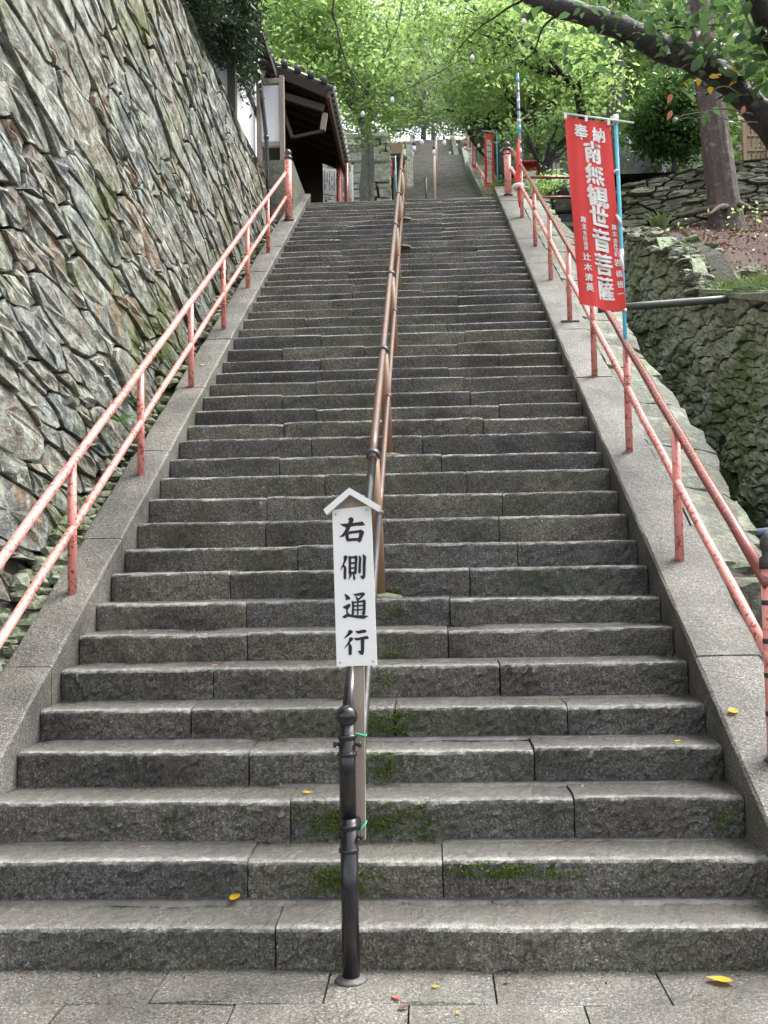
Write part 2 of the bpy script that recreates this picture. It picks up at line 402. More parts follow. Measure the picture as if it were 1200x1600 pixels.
def stone_geo(poly, gap, depth, rel, rs, aniso=1.0, detail=True, rough=.012, roundness=.93, bev=.014, tv0=-.05, tsd=.10):
    """poly in (u,v); returns verts (u,v,d) with d = distance out of the wall, faces"""
    c = np.mean(poly, axis=0); pts = []
    n = len(poly)
    for k in range(n):
        p = np.array(poly[k]); q = np.array(poly[(k+1) % n]); L = np.hypot((q-p)[0]*1.0, (q-p)[1])
        # corner cut a little, mid points with jitter
        pts.append(p*.94+c*.06)
        if detail and L > .09:
            e = q-p; nrm = np.array((e[1], -e[0]))/max(L, 1e-6)
            for t in ((.5,) if L < .3 else (.33, .66)):
                pts.append(p+e*t+nrm*rs.uniform(-.03, .008)*min(1, L*3))
    pts = np.array(pts); m = len(pts)
    r = np.sqrt(((pts-c)**2).sum(1)).mean(); k = max(.55, 1-gap/r)
    ring0 = c+(pts-c)*k
    tu, tv = rs.normal(0, tsd*.6), rs.normal(tv0, tsd*1.2)
    def dd(q, extra): return rel+np.clip((q[:, 0]-c[0])*tu+(q[:, 1]-c[1])*tv, -.05, .05)+rs.normal(0, rough, len(q))+extra
    v = [np.column_stack((ring0, np.full(m, -depth))), np.column_stack((ring0, dd(ring0, -bev)))]
    rings = 2
    ring1 = c+(pts-c)*k*roundness; v.append(np.column_stack((ring1, dd(ring1, 0.0)))); rings = 3
    if detail:
        ring2 = c+(pts-c)*k*.5+rs.normal(0, .008, (m, 2)); v.append(np.column_stack((ring2, dd(ring2, .004)+rs.normal(0, rough, m)))); rings = 4
    cc = dd(c[None, :], .010); v.append(np.array([[c[0], c[1], cc[0]]]))
    v = np.vstack(v); f = []
    for i in range(rings-1):
        for q in range(m):
            q2 = (q+1) % m; f.append((i*m+q, i*m+q2, (i+1)*m+q2, (i+1)*m+q))
    last = rings*m
    for q in range(m): f.append(((rings-1)*m+q, (rings-1)*m+(q+1) % m, last))
    return v, f

def masonry(parent, polys, mapf, mat, imp, nparts=300, part='stone', stuff='small_stone', gap=.012, depth=.14, rel=(0, .03), minarea=.0008,
            seed=1, rough=.012, cut=None, bev=.014, roundness=.93, tv0=-.05, tsd=.10):
    rs = np.random.default_rng(seed)
    L = [(imp(np.mean(p, axis=0), area(p)), p) for p in polys if p is not None and area(p) > minarea]
    L.sort(key=lambda t: -t[0])
    rest = MB()
    for i, (_, p) in enumerate(L):
        p = p if sum(p[k][0]*p[(k+1) % len(p)][1]-p[(k+1) % len(p)][0]*p[k][1] for k in range(len(p))) > 0 else p[::-1]
        big = i < nparts
        v, f = stone_geo(p, gap, depth, rs.normal(*rel), rs, detail=big, rough=rough if big else rough*.8, bev=bev, roundness=roundness, tv0=tv0, tsd=tsd)
        vw = [mapf(*q) for q in v]; rr = rs.random()
        if big: obj(part, vw, f, mat, parent, rnd=rr)
        else: rest.add(vw, f, rr)
    if rest.v:
        o = rest.build(stuff, mat, parent); o['kind'] = 'stuff'
    return len(L)

# ------------------------------------------------------------------ ground and paving
gv = [(-300, -300, -.06), (300, -300, -.06), (300, 400, -.06), (-300, 400, -.06)]
tag(obj('ground', gv, [(0, 1, 2, 3)], M['soil']), kind='structure')
pav = tag(obj('pavement', [(-7, -9, -.03), (7, -9, -.03), (7, .2, -.03), (-7, .2, -.03)], [(0, 1, 2, 3)], M['dark']), kind='structure')
def slab(x0, x1, y0, y1, z, parent, name, mat, g=.004, nx=None):
    x0 += g; x1 -= g; y0 += g; y1 -= g
    nx = max(2, int((x1-x0)/.12)); b = .007; v = []; f = []; rr = random.random()
    xs = np.linspace(x0, x1, nx); prof = [(y0, z-.06), (y0, z-b), (y0+b, z), ((y0+y1)/2, z), (y1-b, z), (y1, z-b), (y1, z-.06)]
    for i, x in enumerate(xs):
        for j, (y, zz) in enumerate(prof):
            v.append((x, y+random.uniform(-.003, .003), zz+(random.uniform(-.0025, .0025) if 1 <= j <= 5 else 0)-(b if (i in (0, nx-1) and j in (2, 3, 4)) else 0)))
    m = len(prof)
    for i in range(nx-1):
        for j in range(m-1): f.append((i*m+j, (i+1)*m+j, (i+1)*m+j+1, i*m+j+1))
    f.append(tuple(range(m))); f.append(tuple((nx-1)*m+j for j in range(m))[::-1])
    return obj(name, v, f, mat, parent, rnd=rr)
rows = [(-.31, .06, [-2.9, -1.6, -.75, -.085, .57, 1.22, 2.2, 3.1]), (-.85, -.31, [-2.6, -1.75, -1.07, -.415, .24, .89, 1.65, 2.5, 3.2]),
        (-1.4, -.85, [-2.8, -1.9, -1.2, -.5, .1, .75, 1.4, 2.1, 3]), (-2.0, -1.4, [-2.7, -1.5, -.8, 0, .6, 1.3, 1.9, 2.9])]
for y0, y1, xs_ in rows:
    for a, b in zip(xs_[:-1], xs_[1:]): slab(a, b, y0, y1, random.uniform(-.003, .003), pav, 'paving_slab', M['paving'])
# thin mortar bead where paving meets the first step
# ------------------------------------------------------------------ the stairs
def xl(Y): return -1.775+.003*Y
def xr(Y): return 1.785-.0085*Y
st = thing('staircase', 'long steep flight of dark wet granite steps between two sloping kerbs', 'staircase')
core_v = []; core_f = []
for Y, Z in ((-.0, -.3), (14.3, ZS[-1]-.3)):
    core_v += [(-1.77, Y, Z-.25), (1.77, Y, Z-.25)]
core_v += [(-1.77, 14.3, -.5), (1.77, 14.3, -.5), (-1.77, 0, -.5), (1.77, 0, -.5)]
obj('core', core_v, [(0, 1, 3, 2), (2, 3, 5, 4), (0, 2, 4, 6), (1, 7, 5, 3)], M['dark'], st)
JO = {1: [-0.31], 2: [-0.48, 0.38], 3: [-0.33, 1.0], 4: [-0.58, 0.85], 5: [-0.95, 0.15, 1.06], 6: [-0.89, 0.73], 7: [-0.75, 0.45], 8: [-0.81, 0.47],
      9: [-0.97, 0.61], 10: [-0.56, 0.95], 11: [-0.83, 0.85], 12: [-0.87, 0.9], 13: [-0.46, 0.65], 14: [-0.86, 0.46], 15: [-0.63, 0.31], 16: [-0.91, 0.84],
      17: [-0.65, 1.0], 18: [-1.01, 0.76], 19: [-0.72, 0.71], 20: [-0.69, 0.57], 21: [-0.74, 1.1], 22: [-1.18, -0.3, 0.69], 23: [-0.79, 0.78],
      24: [-1.12, 0.6], 25: [-1.03, 0.73], 26: [-0.5, 0.74], 27: [-0.77, 0.75], 28: [-0.55, 0.32], 29: [-0.56, 0.98], 30: [-0.95, 0.58], 31: [-0.65, 0.97],
      32: [-0.95, 0.68], 33: [-0.75, 0.91], 34: [-0.82, 1.11], 35: [-0.86, 1.12], 36: [-0.34, 0.71], 37: [-0.91, 0.63], 38: [-0.66, 0.63],
      39: [-1.03, 0.69], 40: [-0.88, 0.65], 41: [-0.67, 0.23], 42: [-0.9, 0.66], 43: [-0.37, 0.78], 44: [-.8, .5], 45: [-.3, .9], 46: [-.95, .1, .7], 47: [-.6, .45]}
def step_stone(n, x0, x1, Y, z, h):
    g = random.uniform(.002, .005); x0 += g; x1 -= g
    near = n <= 16; q = .022 if n <= 6 else .032 if n <= 10 else .05 if n <= 16 else .22
    nx = max(3, int((x1-x0)/q)+1); xs = np.linspace(x0, x1, nx); b = .016 if near else .013
    dy, dz = random.uniform(-.007, .007), random.uniform(-.005, .005) if n < 14 else random.uniform(-.011, .011)
    tilt = random.uniform(-.006, .006); s = random.uniform(0, 50); worn = random.uniform(.25, 1)  # worn scales the pale nose tone, both wear and painted wet glint
    rows = max(2, int((h-.02)/q)) if near else 3
    prof = [(.002, -h-.012+(h+.012-b*1.5)*k/rows, 0) for k in range(rows+1)]
    nf = len(prof); prof[-1] = (.0, -b*1.3, .1)
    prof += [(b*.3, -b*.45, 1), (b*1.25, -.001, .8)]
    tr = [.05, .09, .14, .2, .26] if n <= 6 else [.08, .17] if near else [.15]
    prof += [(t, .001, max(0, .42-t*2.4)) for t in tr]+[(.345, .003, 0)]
    v = []; f = []; e = []; m = len(prof); pick = (.0048 if n <= 6 else .0042) if near else .002
    for i, x in enumerate(xs):
        lf = (.0038 if near else .0018)*hnoise(x*3, n*2.0, s); end = i in (0, nx-1)
        for k, (py, pz, ed) in enumerate(prof):
            yy = Y+dy+py; zz = z+dz+pz+tilt*(x-x0)/(x1-x0); xx = x
            if k < nf: yy += lf+random.gauss(0, pick if k < nf-1 else pick*.3)+.004*hnoise(x*13+k, k*2.1+n, s); xx += random.gauss(0, q*.16) if near and not end else 0
            if 0 < k < nf-1 and near: zz += random.gauss(0, q*.16)
            if nf-1 <= k <= nf+1: zz += .8*lf+random.gauss(0, .0013 if near else .0006); yy += random.gauss(0, .0015 if near else .0006)
            elif k > nf+1 and k < m-1: zz += random.gauss(0, .0016)+.003*hnoise(x*5, py*9, s)
            if end and nf-1 <= k <= nf+1: zz -= .005
            if end and k <= nf: yy += .006
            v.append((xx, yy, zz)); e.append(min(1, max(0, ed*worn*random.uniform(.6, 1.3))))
        v.append((x, Y+.345, z-h)); e.append(0)
    m += 1
    for i in range(nx-1):
        for k in range(m-2): f.append((i*m+k, (i+1)*m+k, (i+1)*m+k+1, i*m+k+1))
    f.append(tuple(range(m))); f.append(tuple((nx-1)*m+k for k in range(m))[::-1])
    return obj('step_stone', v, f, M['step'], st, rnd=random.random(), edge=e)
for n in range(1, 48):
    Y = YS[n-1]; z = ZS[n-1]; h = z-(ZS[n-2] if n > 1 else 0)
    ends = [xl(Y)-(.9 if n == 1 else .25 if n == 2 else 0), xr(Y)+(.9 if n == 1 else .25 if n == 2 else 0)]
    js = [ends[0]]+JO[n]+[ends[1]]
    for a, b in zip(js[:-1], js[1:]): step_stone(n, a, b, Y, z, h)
# landing behind the top step
obj('landing', [(-6, 14.1, 8.31), (6, 14.1, 8.31), (6, 24, 8.33), (-6, 24, 8.33)], [(0, 1, 2, 3)], M['kerb'], st)
# strips of old mortar left at the foot of the risers
def mortar(x0, x1, Y, z, wd, th=.012):
    nx = max(3, int((x1-x0)/.04)); v = []; f = []
    for i, x in enumerate(np.linspace(x0, x1, nx)):
        t = min(1, min(i, nx-1-i)/2.0); ww = wd*(.35+.65*t)*(1+.35*hnoise(x*9, Y*5))
        v += [(x, Y+.01, z+th*(.3+.7*t)), (x, Y-ww*.5, z+th*(.3+.7*t)*.85+random.uniform(-.002, .002)), (x, Y-ww, z-.004)]
    for i in range(nx-1):
        for j in range(2): f.append((i*3+j, i*3+j+1, (i+1)*3+j+1, (i+1)*3+j))
    obj('mortar', v, [q[::-1] for q in f], M['mortar'], st)
for n, spans, wd in ((1, [(-2.2, 2.2)], .05), (2, [(-1.7, -.55), (.35, 1.75)], .05), (3, [(-.45, .05), (.1, 1.68)], .05), (4, [(-1.76, -.6), (-.5, 1.7)], .045),
                     (5, [(-1.7, -.2), (-.1, 1.7)], .04), (6, [(-1.76, -1.45), (-1.3, 1.74)], .05), (7, [(-1.76, -1.2), (-1, .4), (.6, 1.6)], .05), (8, [(-1.2, -.5), (-.3, .2)], .05), (9, [(-1.77, -1.4)], .09), (10, [(-1.77, -1.5)], .09)):
    for a, b in spans: mortar(a, b, YS[n], ZS[n-1], wd)
# ------------------------------------------------------------------ kerbs
def kerb(name, label, side, width):
    t = thing(name, label, 'kerb'); Y0 = .105
    edges = [-1.9, -1.17]+[Y0+1.27*k for k in range(0, 12)]; edges = [e for e in edges if e < 14.0]+[14.0]
    if True: edges = [-.28]+[e for e in edges if e > .05]
    for a, b in zip(edges[:-1], edges[1:]):
        a2, b2 = a+.004, b-.004; v = []; f = []; off = random.uniform(-.004, .008); ny = 9
        wv = width+random.uniform(-.012, .012); bv = .014
        for i, Y in enumerate(np.linspace(a2, b2, ny)):
            z = slope(Y)+.125+off; xi = (xr(Y)+.004) if side > 0 else (xl(Y)-.004); end = .006 if i in (0, ny-1) else 0
            for (dx, dz) in ((0, -.62), (0, -bv), (bv, 0), (wv*.5, .002), (wv-.012, 0), (wv, -.012), (wv, -.62)):
                v.append((xi+side*(dx+(random.gauss(0, .003) if 0 < dx else 0)), Y, z+dz+random.gauss(0, .002)-(end if dz > -.1 else 0)))
        for i in range(ny-1):
            for j in range(6):
                q = (i*7+j, (i+1)*7+j, (i+1)*7+j+1, i*7+j+1); f.append(q if side < 0 else q[::-1])
        f.append(tuple(range(7))); f.append(tuple((ny-1)*7+j for j in range(7))[::-1])
        obj('kerb_stone', v, f, M['kerb'], t, rnd=random.random())
kerb('stair_kerb', 'sloping granite kerb along the foot of the tall stone wall', -1, .28)
kerb('stair_kerb', 'wide sloping granite kerb under the railing with the red banner', 1, .355)

# ------------------------------------------------------------------ the tall retaining wall
WT = 8.25
def left_wall():
    t = thing('retaining_wall', 'tall retaining wall of slanting rough schist stones beside the stairs', 'stone wall')
    rs = np.random.default_rng(3); pts = []; wts = []
    dip = .21
    # (s, v): s along the stairs, squeezed so that stones are long; v = Z + dip*s
    SQ = 3.4
    def base(Y): return slope(Y)-.25
    def ok(p, rad, k):
        if not pts: return True
        q = np.array(pts); return (np.hypot(q[:, 0]-p[0], q[:, 1]-p[1]) > (np.array(wr)+rad)*k).all()
    wr = []
    for rad, count in ((.20, 200), (.125, 900), (.074, 2600), (.044, 4200)):
        for _ in range(count):
            Y = rs.uniform(.2, 12.7); b = base(Y); Z = rs.uniform(b, WT+.1)
            p = (Y/SQ, Z+dip*Y)
            r2 = rad*rs.uniform(.85, 1.15)
            
            if ok(p, r2, .80): pts.append(p); wr.append(r2); wts.append(r2*r2*1.0)
    P = np.array(pts)
    polys = cells(P, np.array(wts), (0, 4.2, 0, 12))
    keep = []
    for p, q in zip(pts, polys):
        if q is None: continue
        keep.append([(a, b) for a, b in q])
    def mapf(u, v, d):
        Y = u*SQ; Z = v-dip*Y
        Z2 = min(Z, WT+.05*hnoise(Y, 0)); Yc = min(max(Y, -.2), 12.62)
        X = -2.30-.028*max(0, Z-base(Yc))+.03*hnoise(Y*.8, Z*.9)
        return (X+d, Yc, max(Z2, base(Yc)-.5))
    def imp(c, a):
        Y = c[0]*SQ; Z = c[1]-dip*Y; dist = Y+4.1
        vis = 1 if (Y > 2.0 and Z < 1.65+ (dist)*.58) else .05
        return a*vis/dist**3
    N = masonry(t, keep, mapf, M['wall'], imp, 300, gap=.0018, depth=.16, rel=(.0, .009), seed=5, rough=.0075, bev=.004, roundness=.965, tv0=-.03, tsd=.036)
    # backing
    v = []; f = []
    ys = np.linspace(-.4, 12.6, 14)
    for Y in ys:
        b = base(Y); v += [(-2.37, Y, b-.6), (-2.40-.028*(WT-b), Y, WT-.05), (-3.2, Y, WT-.06)]
    for i in range(13):
        for j in range(2): f.append((i*3+j, (i+1)*3+j, (i+1)*3+j+1, i*3+j+1))
    f.append((39, 40, 41))
    obj('core', v, f, M['soil'], t)
    return N
NL = left_wall()
# gutter between kerb and wall
v = []; f = []
for Y in np.linspace(-.4, 12.6, 40): v += [(-2.02, Y, slope(Y)-.03+.02*hnoise(Y*4, 1)), (-2.2, Y, slope(Y)-.10+.05*hnoise(Y*5, 2)), (-2.5, Y, slope(Y)+.02+.06*hnoise(Y*4, 3))]
for i in range(39):
    for j in range(2): f.append((i*3+j, i*3+j+1, (i+1)*3+j+1, (i+1)*3+j)[::-1])
tag(obj('gutter', v, f, M['soil']), kind='structure')
def pebble(c, r, rs, sq=(1, 1, .7), n=7):
    v = [(0, 0, 1)]; f = []
    for i in range(1, 4):
        th = math.pi*i/4
        for k in range(n):
            a = 2*math.pi*(k+.5*(i % 2))/n; v.append((math.sin(th)*math.cos(a), math.sin(th)*math.sin(a), math.cos(th)))
    v.append((0, 0, -1))
    for k in range(n): f.append((0, 1+k, 1+(k+1) % n))
    for i in range(2):
        for k in range(n): f.append((1+i*n+k, 1+(i+1)*n+k, 1+(i+1)*n+(k+1) % n, 1+i*n+(k+1) % n))
    for k in range(n): f.append((len(v)-1, 1+2*n+(k+1) % n, 1+2*n+k))
    v = np.array(v)*np.array(sq)*r*(1+rs.normal(0, .13, (len(v), 1)))
    a = rs.uniform(0, 6.28); ca, sa = math.cos(a), math.sin(a); tl = rs.normal(0, .3); ct, s_ = math.cos(tl), math.sin(tl)
    v = v@np.array(((ca, sa, 0), (-sa, ca, 0), (0, 0, 1))).T@np.array(((1, 0, 0), (0, ct, -s_), (0, s_, ct))).T
    return v+np.array(c), f
rs = np.random.default_rng(21); mb = MB()
for _ in range(420):
    Y = rs.uniform(.2, 12.5); X = rs.uniform(-2.34, -2.07); r = rs.uniform(.02, .07)
    if X > -2.12: r *= .5
    v, f = pebble((X, Y, slope(Y)-.06+rs.uniform(0, .05)), r, rs, (1, 1.3, .7)); mb.add(v, f, rs.random())
for _ in range(190):
    Y = rs.uniform(.1, 3.4); X = rs.uniform(-2.36, -2.09); v, f = pebble((X, Y, slope(Y)-.06+rs.uniform(0, .06)+.25*max(0, -X-2.2)), rs.uniform(.035, .085), rs, (1, 1.3, .7)); mb.add(v, f, rs.random())
tag(mb.build('rubble', M['mossrock']), kind='stuff', label='small loose stones in the gutter at the foot of the tall wall')

# ------------------------------------------------------------------ right side: edging, ditch, mossy wall, bank, upper wall
ed = thing('stone_edging', 'flat greenish stone slabs laid in a slope outside the right kerb', 'stone edging')
def edge_out(Y): return 2.58+.035*math.sin(Y*1.9)+.02*math.sin(Y*5.3)
Y = 2.3; k = 0
while Y < 13.3:
    L = random.uniform(.5, .95); a, b = Y+.012, Y+L-.012; tilt = random.uniform(-.02, .02); v = []; f = []; m = 6
    sk = random.uniform(-.1, .1)
    ny = 6
    for i, yy in enumerate(np.linspace(a, b, ny)):
        xo = edge_out(yy)+random.uniform(-.03, .03); xi = xr(yy)+.354
        for j, s in enumerate(np.linspace(0, 1, m)):
            x = xi+(xo-xi)*s; z = slope(yy)+.115-.075*s+tilt*(s-.5)+random.gauss(0, .006)+.012*hnoise(x*6, yy*5)
            v.append((x, yy+sk*(s-.5)*1.0, z-(.015 if i in (0, ny-1) else 0)-(.03 if j == m-1 else 0)))
        v.append((xo+.01, yy+sk*.5, slope(yy)-.28))
    m2 = m+1
    for i in range(ny-1):
        for j in range(m2-1): f.append((i*m2+j, i*m2+j+1, (i+1)*m2+j+1, (i+1)*m2+j))
    b0 = len(v)
    for (i0, s0) in ((0, 1), (ny-1, -1)):
        row = [i0*m2+j for j in range(m2)]
        v.append((xr(v[row[0]][1])+.354, v[row[0]][1], v[row[0]][2]-.3)); f.append(tuple(row+[len(v)-1]) if s0 > 0 else tuple((row+[len(v)-1])[::-1]))
    obj('edging_stone', v, f, M['edging'], ed, rnd=random.random())
    Y += L; k += 1
v = []; f = []
for Y in np.linspace(.2, 13.5, 20): v += [(xr(Y)+.34, Y, slope(Y)+.07), (2.52, Y, slope(Y)-.02), (2.56, Y, slope(Y)-1.6)]
for i in range(19):
    for j in range(2): f.append((i*3+j, i*3+j+1, (i+1)*3+j+1, (i+1)*3+j))
obj('core', v, f, M['soil'], ed)
# rubble face of the edging towards the ditch
rs = np.random.default_rng(31); pts = [(rs.uniform(0, 13), rs.uniform(-1.5, -.2)) for _ in range(330)]
polys = cells(np.array(pts), np.zeros(len(pts)), (0, 13, -1.6, -.15))
masonry(ed, polys, lambda u, v, d: (edge_out(u)-.03+d, u+.3, slope(u+.3)+v+.20), M['mossrock'], lambda c, a: a/(c[0]+4)**2, 40, 'face_stone', 'face_rubble', .01, .1, (0, .02), seed=8)

def boulder(name, label, c, r, sq, mat, seed, group=None, cat='boulder'):
    rs = np.random.default_rng(seed); v = []; f = []; n, mm = 12, 7
    for i in range(mm+1):
        th = math.pi*i/mm
        for k in range(n):
            a = 2*math.pi*k/n; v.append((math.sin(th)*math.cos(a), math.sin(th)*math.sin(a), math.cos(th)))
    v = np.array(v)
    for _ in range(22):                       # chop flat facets off the lump
        d = rs.normal(0, 1, 3); d[2] *= 1.6; d /= np.linalg.norm(d); h = rs.uniform(.55, .9); p = v@d; v -= np.outer(np.maximum(0, p-h), d)
    v = v*np.array(sq)*r+rs.normal(0, r*.012, v.shape); a = rs.uniform(0, 3)
    v = v@np.array(((math.cos(a), math.sin(a), 0), (-math.sin(a), math.cos(a), 0), (0, 0, 1))).T
    for i in range(mm):
        for k in range(n): f.append((i*n+k, (i+1)*n+k, (i+1)*n+(k+1) % n, i*n+(k+1) % n))
    o = obj(name, v, f, mat, None, rnd=rs.random()); o.location = c
    return tag(o, label, cat, group)
def block(name, label, x0, x1, y0, y1, z0, z1, mat, seed, tilt=0):
    rs = np.random.default_rng(seed); v, f = bevel_box((x1-x0, y1-y0, z1-z0), .035)
    v = np.array(v)+rs.normal(0, .012, (len(v), 3)); v[:, 2] += v[:, 1]*tilt
    v += np.array(((x0+x1)/2, (y0+y1)/2, (z0+z1)/2))
    return tag(obj(name, v, f, mat, None, rnd=rs.random()), label, 'stone block')
block('stone_block', 'squarish weathered stone block just below the end of the slab edging', 2.17, 2.62, 1.75, 2.35, .9, 1.50, M['edging'], 4, .05)
block('stone_block', 'long low stone block behind the lowest post of the right railing', 2.16, 2.75, .7, 1.7, .2, .98, M['edging'], 5, .1)
boulder('boulder', 'pale angular boulder at the lower tip of the slab edging', (2.66, 2.62, 1.58), .26, (.8, 1.1, .9), M['edging'], 41, 'stones at the end of the edging')
boulder('boulder', 'small brown-green boulder between the kerb and the slab edging', (2.33, 2.42, 1.56), .16, (1, 1.2, .8), M['mossrock'], 42, 'stones at the end of the edging')
boulder('boulder', 'upright pointed boulder beside the blue-grey pipe', (2.78, 2.3, 1.35), .26, (.7, .8, 1.3), M['edging'], 43, 'stones at the end of the edging')

# ditch path
def wall_x(Y): return 3.5-(Y-5.2)*.085 if Y < 9.2 else 3.16-(Y-9.2)*.03
def ditch_z(Y): return max(-.02, slope(Y)-1.42+.03*max(0, Y-6))
v = []; f = []
for Y in np.linspace(0, 12.4, 40):
    for s in np.linspace(0, 1, 6):
        x = 2.45+(wall_x(Y)+.15-2.45)*s; v.append((x, Y, ditch_z(Y)+.03*hnoise(x*5, Y*3)+.12*(2*s-1)**2))
for i in range(39):
    for j in range(5): f.append((i*6+j, i*6+j+1, (i+1)*6+j+1, (i+1)*6+j))
tag(obj('path', v, f, M['soil']), kind='structure')
# mossy wall: runs along the ditch
TOPS = [(0, 2.0), (2.5, 3.1), (5.2, 4.1), (6.5, 4.40), (7.1, 4.62), (7.5, 5.15), (8.2, 5.5), (9.2, 6.0), (10.2, 6.4), (11.2, 6.8), (12.4, 7.0)]
def wall_top(Y): return float(np.interp(Y, [p[0] for p in TOPS], [p[1] for p in TOPS]))
mw = thing('mossy_wall', 'rough moss-green rubble wall across the ditch to the right of the stairs', 'stone wall')
rs = np.random.default_rng(12); pts = []; wr = []
for rad, count in ((.10, 300), (.07, 1500), (.048, 2800), (.033, 2600)):
    for _ in range(count):
        Y = rs.uniform(2.0, 12.3); Z = rs.uniform(ditch_z(Y), wall_top(Y)); p = (Y/1.75, Z-.59*Y*.5); r2 = rad*rs.uniform(.8, 1.2)
        q = np.array(pts) if pts else np.zeros((0, 2))
        if len(pts) == 0 or (np.hypot(q[:, 0]-p[0], q[:, 1]-p[1]) > (np.array(wr)+r2)*.80).all(): pts.append(p); wr.append(r2)
polys = cells(np.array(pts), np.array(wr)**2, (.9, 7.2, -1.5, 4.2))
def mapm(u, v, d):
    Y = u*1.75; Z = v+.59*Y*.5; b = ditch_z(Y)-.2; t = wall_top(Y)+.06*hnoise(Y*3, 1)
    Z = min(max(Z, b), t); X = wall_x(Y)+.10*(Z-ditch_z(Y))*.8+.05*hnoise(Y*2, Z*2)
    return (X-d, Y, Z)
polys = [p[::-1] if p else None for p in polys]
def flip(p): return p
# mirrored map: reverse the winding through a negated u
polys = [[(-a, b) for a, b in p] if p else None for p in polys]
masonry(mw, polys, lambda u, v, d: mapm(-u, v, d), M['mosswall'], lambda c, a: a/(-c[0]*1.75+4)**2*(1 if -c[0]*1.75 > 4.5 else .1), 300, 'stone', 'small_stone', .003, .12, (0, .015), seed=9, rough=.009, bev=.010, roundness=.92, tsd=.07)
v = []; f = []
ys_ = np.linspace(1.5, 12.4, 24)
for Y in ys_:
    b = ditch_z(Y); t = wall_top(Y); v += [(wall_x(Y)+.05, Y, b-.3), (wall_x(Y)+.05+.08*(t-b), Y, t-.04), (wall_x(Y)+.6, Y, t+.02)]
for i in range(23):
    for j in range(2): f.append((i*3+j, (i+1)*3+j, (i+1)*3+j+1, i*3+j+1)[::-1])
obj('core', v, f, M['soil'], mw)
# bank behind it (ruled between the wall top and the foot of the upper wall)
def up_y(X): return 12.0+.10*math.sin(X*1.1)
def bank(Y, s):
    x0 = wall_x(Y)+.22; z0 = wall_top(Y)+.0
    far = np.array((3.5+(12.6-Y)*.62, 12.05, 6.95+.11*(12.6-Y)*.62)); a = np.array((x0, Y, z0))
    if Y > 11.9: far = np.array((x0+.6, Y+.1, 7.0))
    p = a+(far-a)*s; p[2] += .05*hnoise(p[0]*2.2, p[1]*2.4)+.10*math.sin(math.pi*s)*hnoise(p[0]*.9, p[1]*.8, 3)-.12*math.sin(math.pi*s)
    return p
v = []; f = []
for Y in np.linspace(-8, 12.2, 60):
    for s in np.linspace(0, 1, 26): v.append(bank(Y, s))
for i in range(59):
    for j in range(25): f.append((i*26+j, i*26+j+1, (i+1)*26+j+1, (i+1)*26+j))
tag(obj('dirt_bank', v, f, M['dirt'], smooth=True), kind='structure')
# upper dry wall
uw = thing('dry_stone_wall', 'low dry wall of thin grey-green slabs behind the cedar trunk', 'stone wall')
rs = np.random.default_rng(14); pts = []; wr = []
def utop(X): return float(np.interp(X, [2.8, 3.6, 4.5, 6, 12], [7.45, 7.75, 7.95, 8.2, 8.6]))
def ubase(X): return float(np.interp(X, [2.8, 3.6, 6, 12], [6.6, 6.75, 7.0, 7.4]))
for rad, count in ((.062, 700), (.045, 2000), (.03, 2600)):
    for _ in range(count):
        X = rs.uniform(3.0, 8.5); Z = rs.uniform(ubase(X), utop(X)); p = (X/3.6, Z+.06*math.sin(X*2)-.05*X); r2 = rad*rs.uniform(.8, 1.2)
        q = np.array(pts) if pts else np.zeros((0, 2))
        if len(pts) == 0 or (np.hypot(q[:, 0]-p[0], q[:, 1]-p[1]) > (np.array(wr)+r2)*.8).all(): pts.append(p); wr.append(r2)
polys = cells(np.array(pts), np.array(wr)**2, (.8, 2.4, 5.9, 8.7))
def mapu(u, v, d):
    X = u*3.6; Z = v-.06*math.sin(X*2)+.05*X; Z = min(max(Z, ubase(X)-.2), utop(X)+.03*hnoise(X*4, 2))
    return (X, up_y(X)-d+.04*hnoise(X*2, Z*3)+.1*(Z-ubase(X)), Z)
masonry(uw, polys, mapu, M['slabrock'], lambda c, a: a*(1 if c[0]*3.6 < 6.4 else .05), 280, 'slab_stone', 'small_stone', .004, .10, (.0, .035), seed=10, rough=.008, roundness=.9)
v = [(2.9, up_y(2.9)+.08, 6.2), (9, 12.1, 6.8), (9, 12.2, 8.35), (2.9, 12.2, 7.4), (9, 13.2, 8.4), (2.9, 13.2, 8.2)]
obj('core', v, [(0, 1, 2, 3), (3, 2, 4, 5)], M['dark'], uw)

# ------------------------------------------------------------------ terraces and hill
v = [(-60, -8, 8.18), (-2.6, -8, 8.18), (-2.6, 14.3, 8.18), (-60, 14.3, 8.18), (3.5, 12.5, 8.14), (60, 12.5, 8.14), (60, 14.3, 8.14), (3.5, 14.3, 8.14)]
tag(obj('terrace', v, [(0, 1, 2, 3), (4, 5, 6, 7)], M['forest']), kind='structure')
v = [(1.7, 14.15, 7.0), (3.6, 14.15, 7.0), (3.6, 14.2, 8.13), (1.7, 14.2, 8.3), (3.52, 12.5, 6.6), (3.52, 14.2, 6.6), (3.52, 14.2, 8.13), (3.52, 12.5, 8.13)]
tag(obj('earth_face', v, [(0, 1, 2, 3), (5, 4, 7, 6)], M['mossrock']), kind='structure')
v = [(2.1, 12.2, 7.25), (3.6, 12.2, 6.9), (3.6, 14.2, 7.9), (2.1, 14.2, 8.1)]
tag(obj('earth_slope', v, [(0, 1, 2, 3)], M['dirt']), kind='structure')
def prof(Y):
    return float(np.interp(Y, [12, 20, 43, 46, 56, 60, 74, 140], [8.2, 8.2, 20.3, 20.4, 26.5, 26.8, 35.5, 62]))
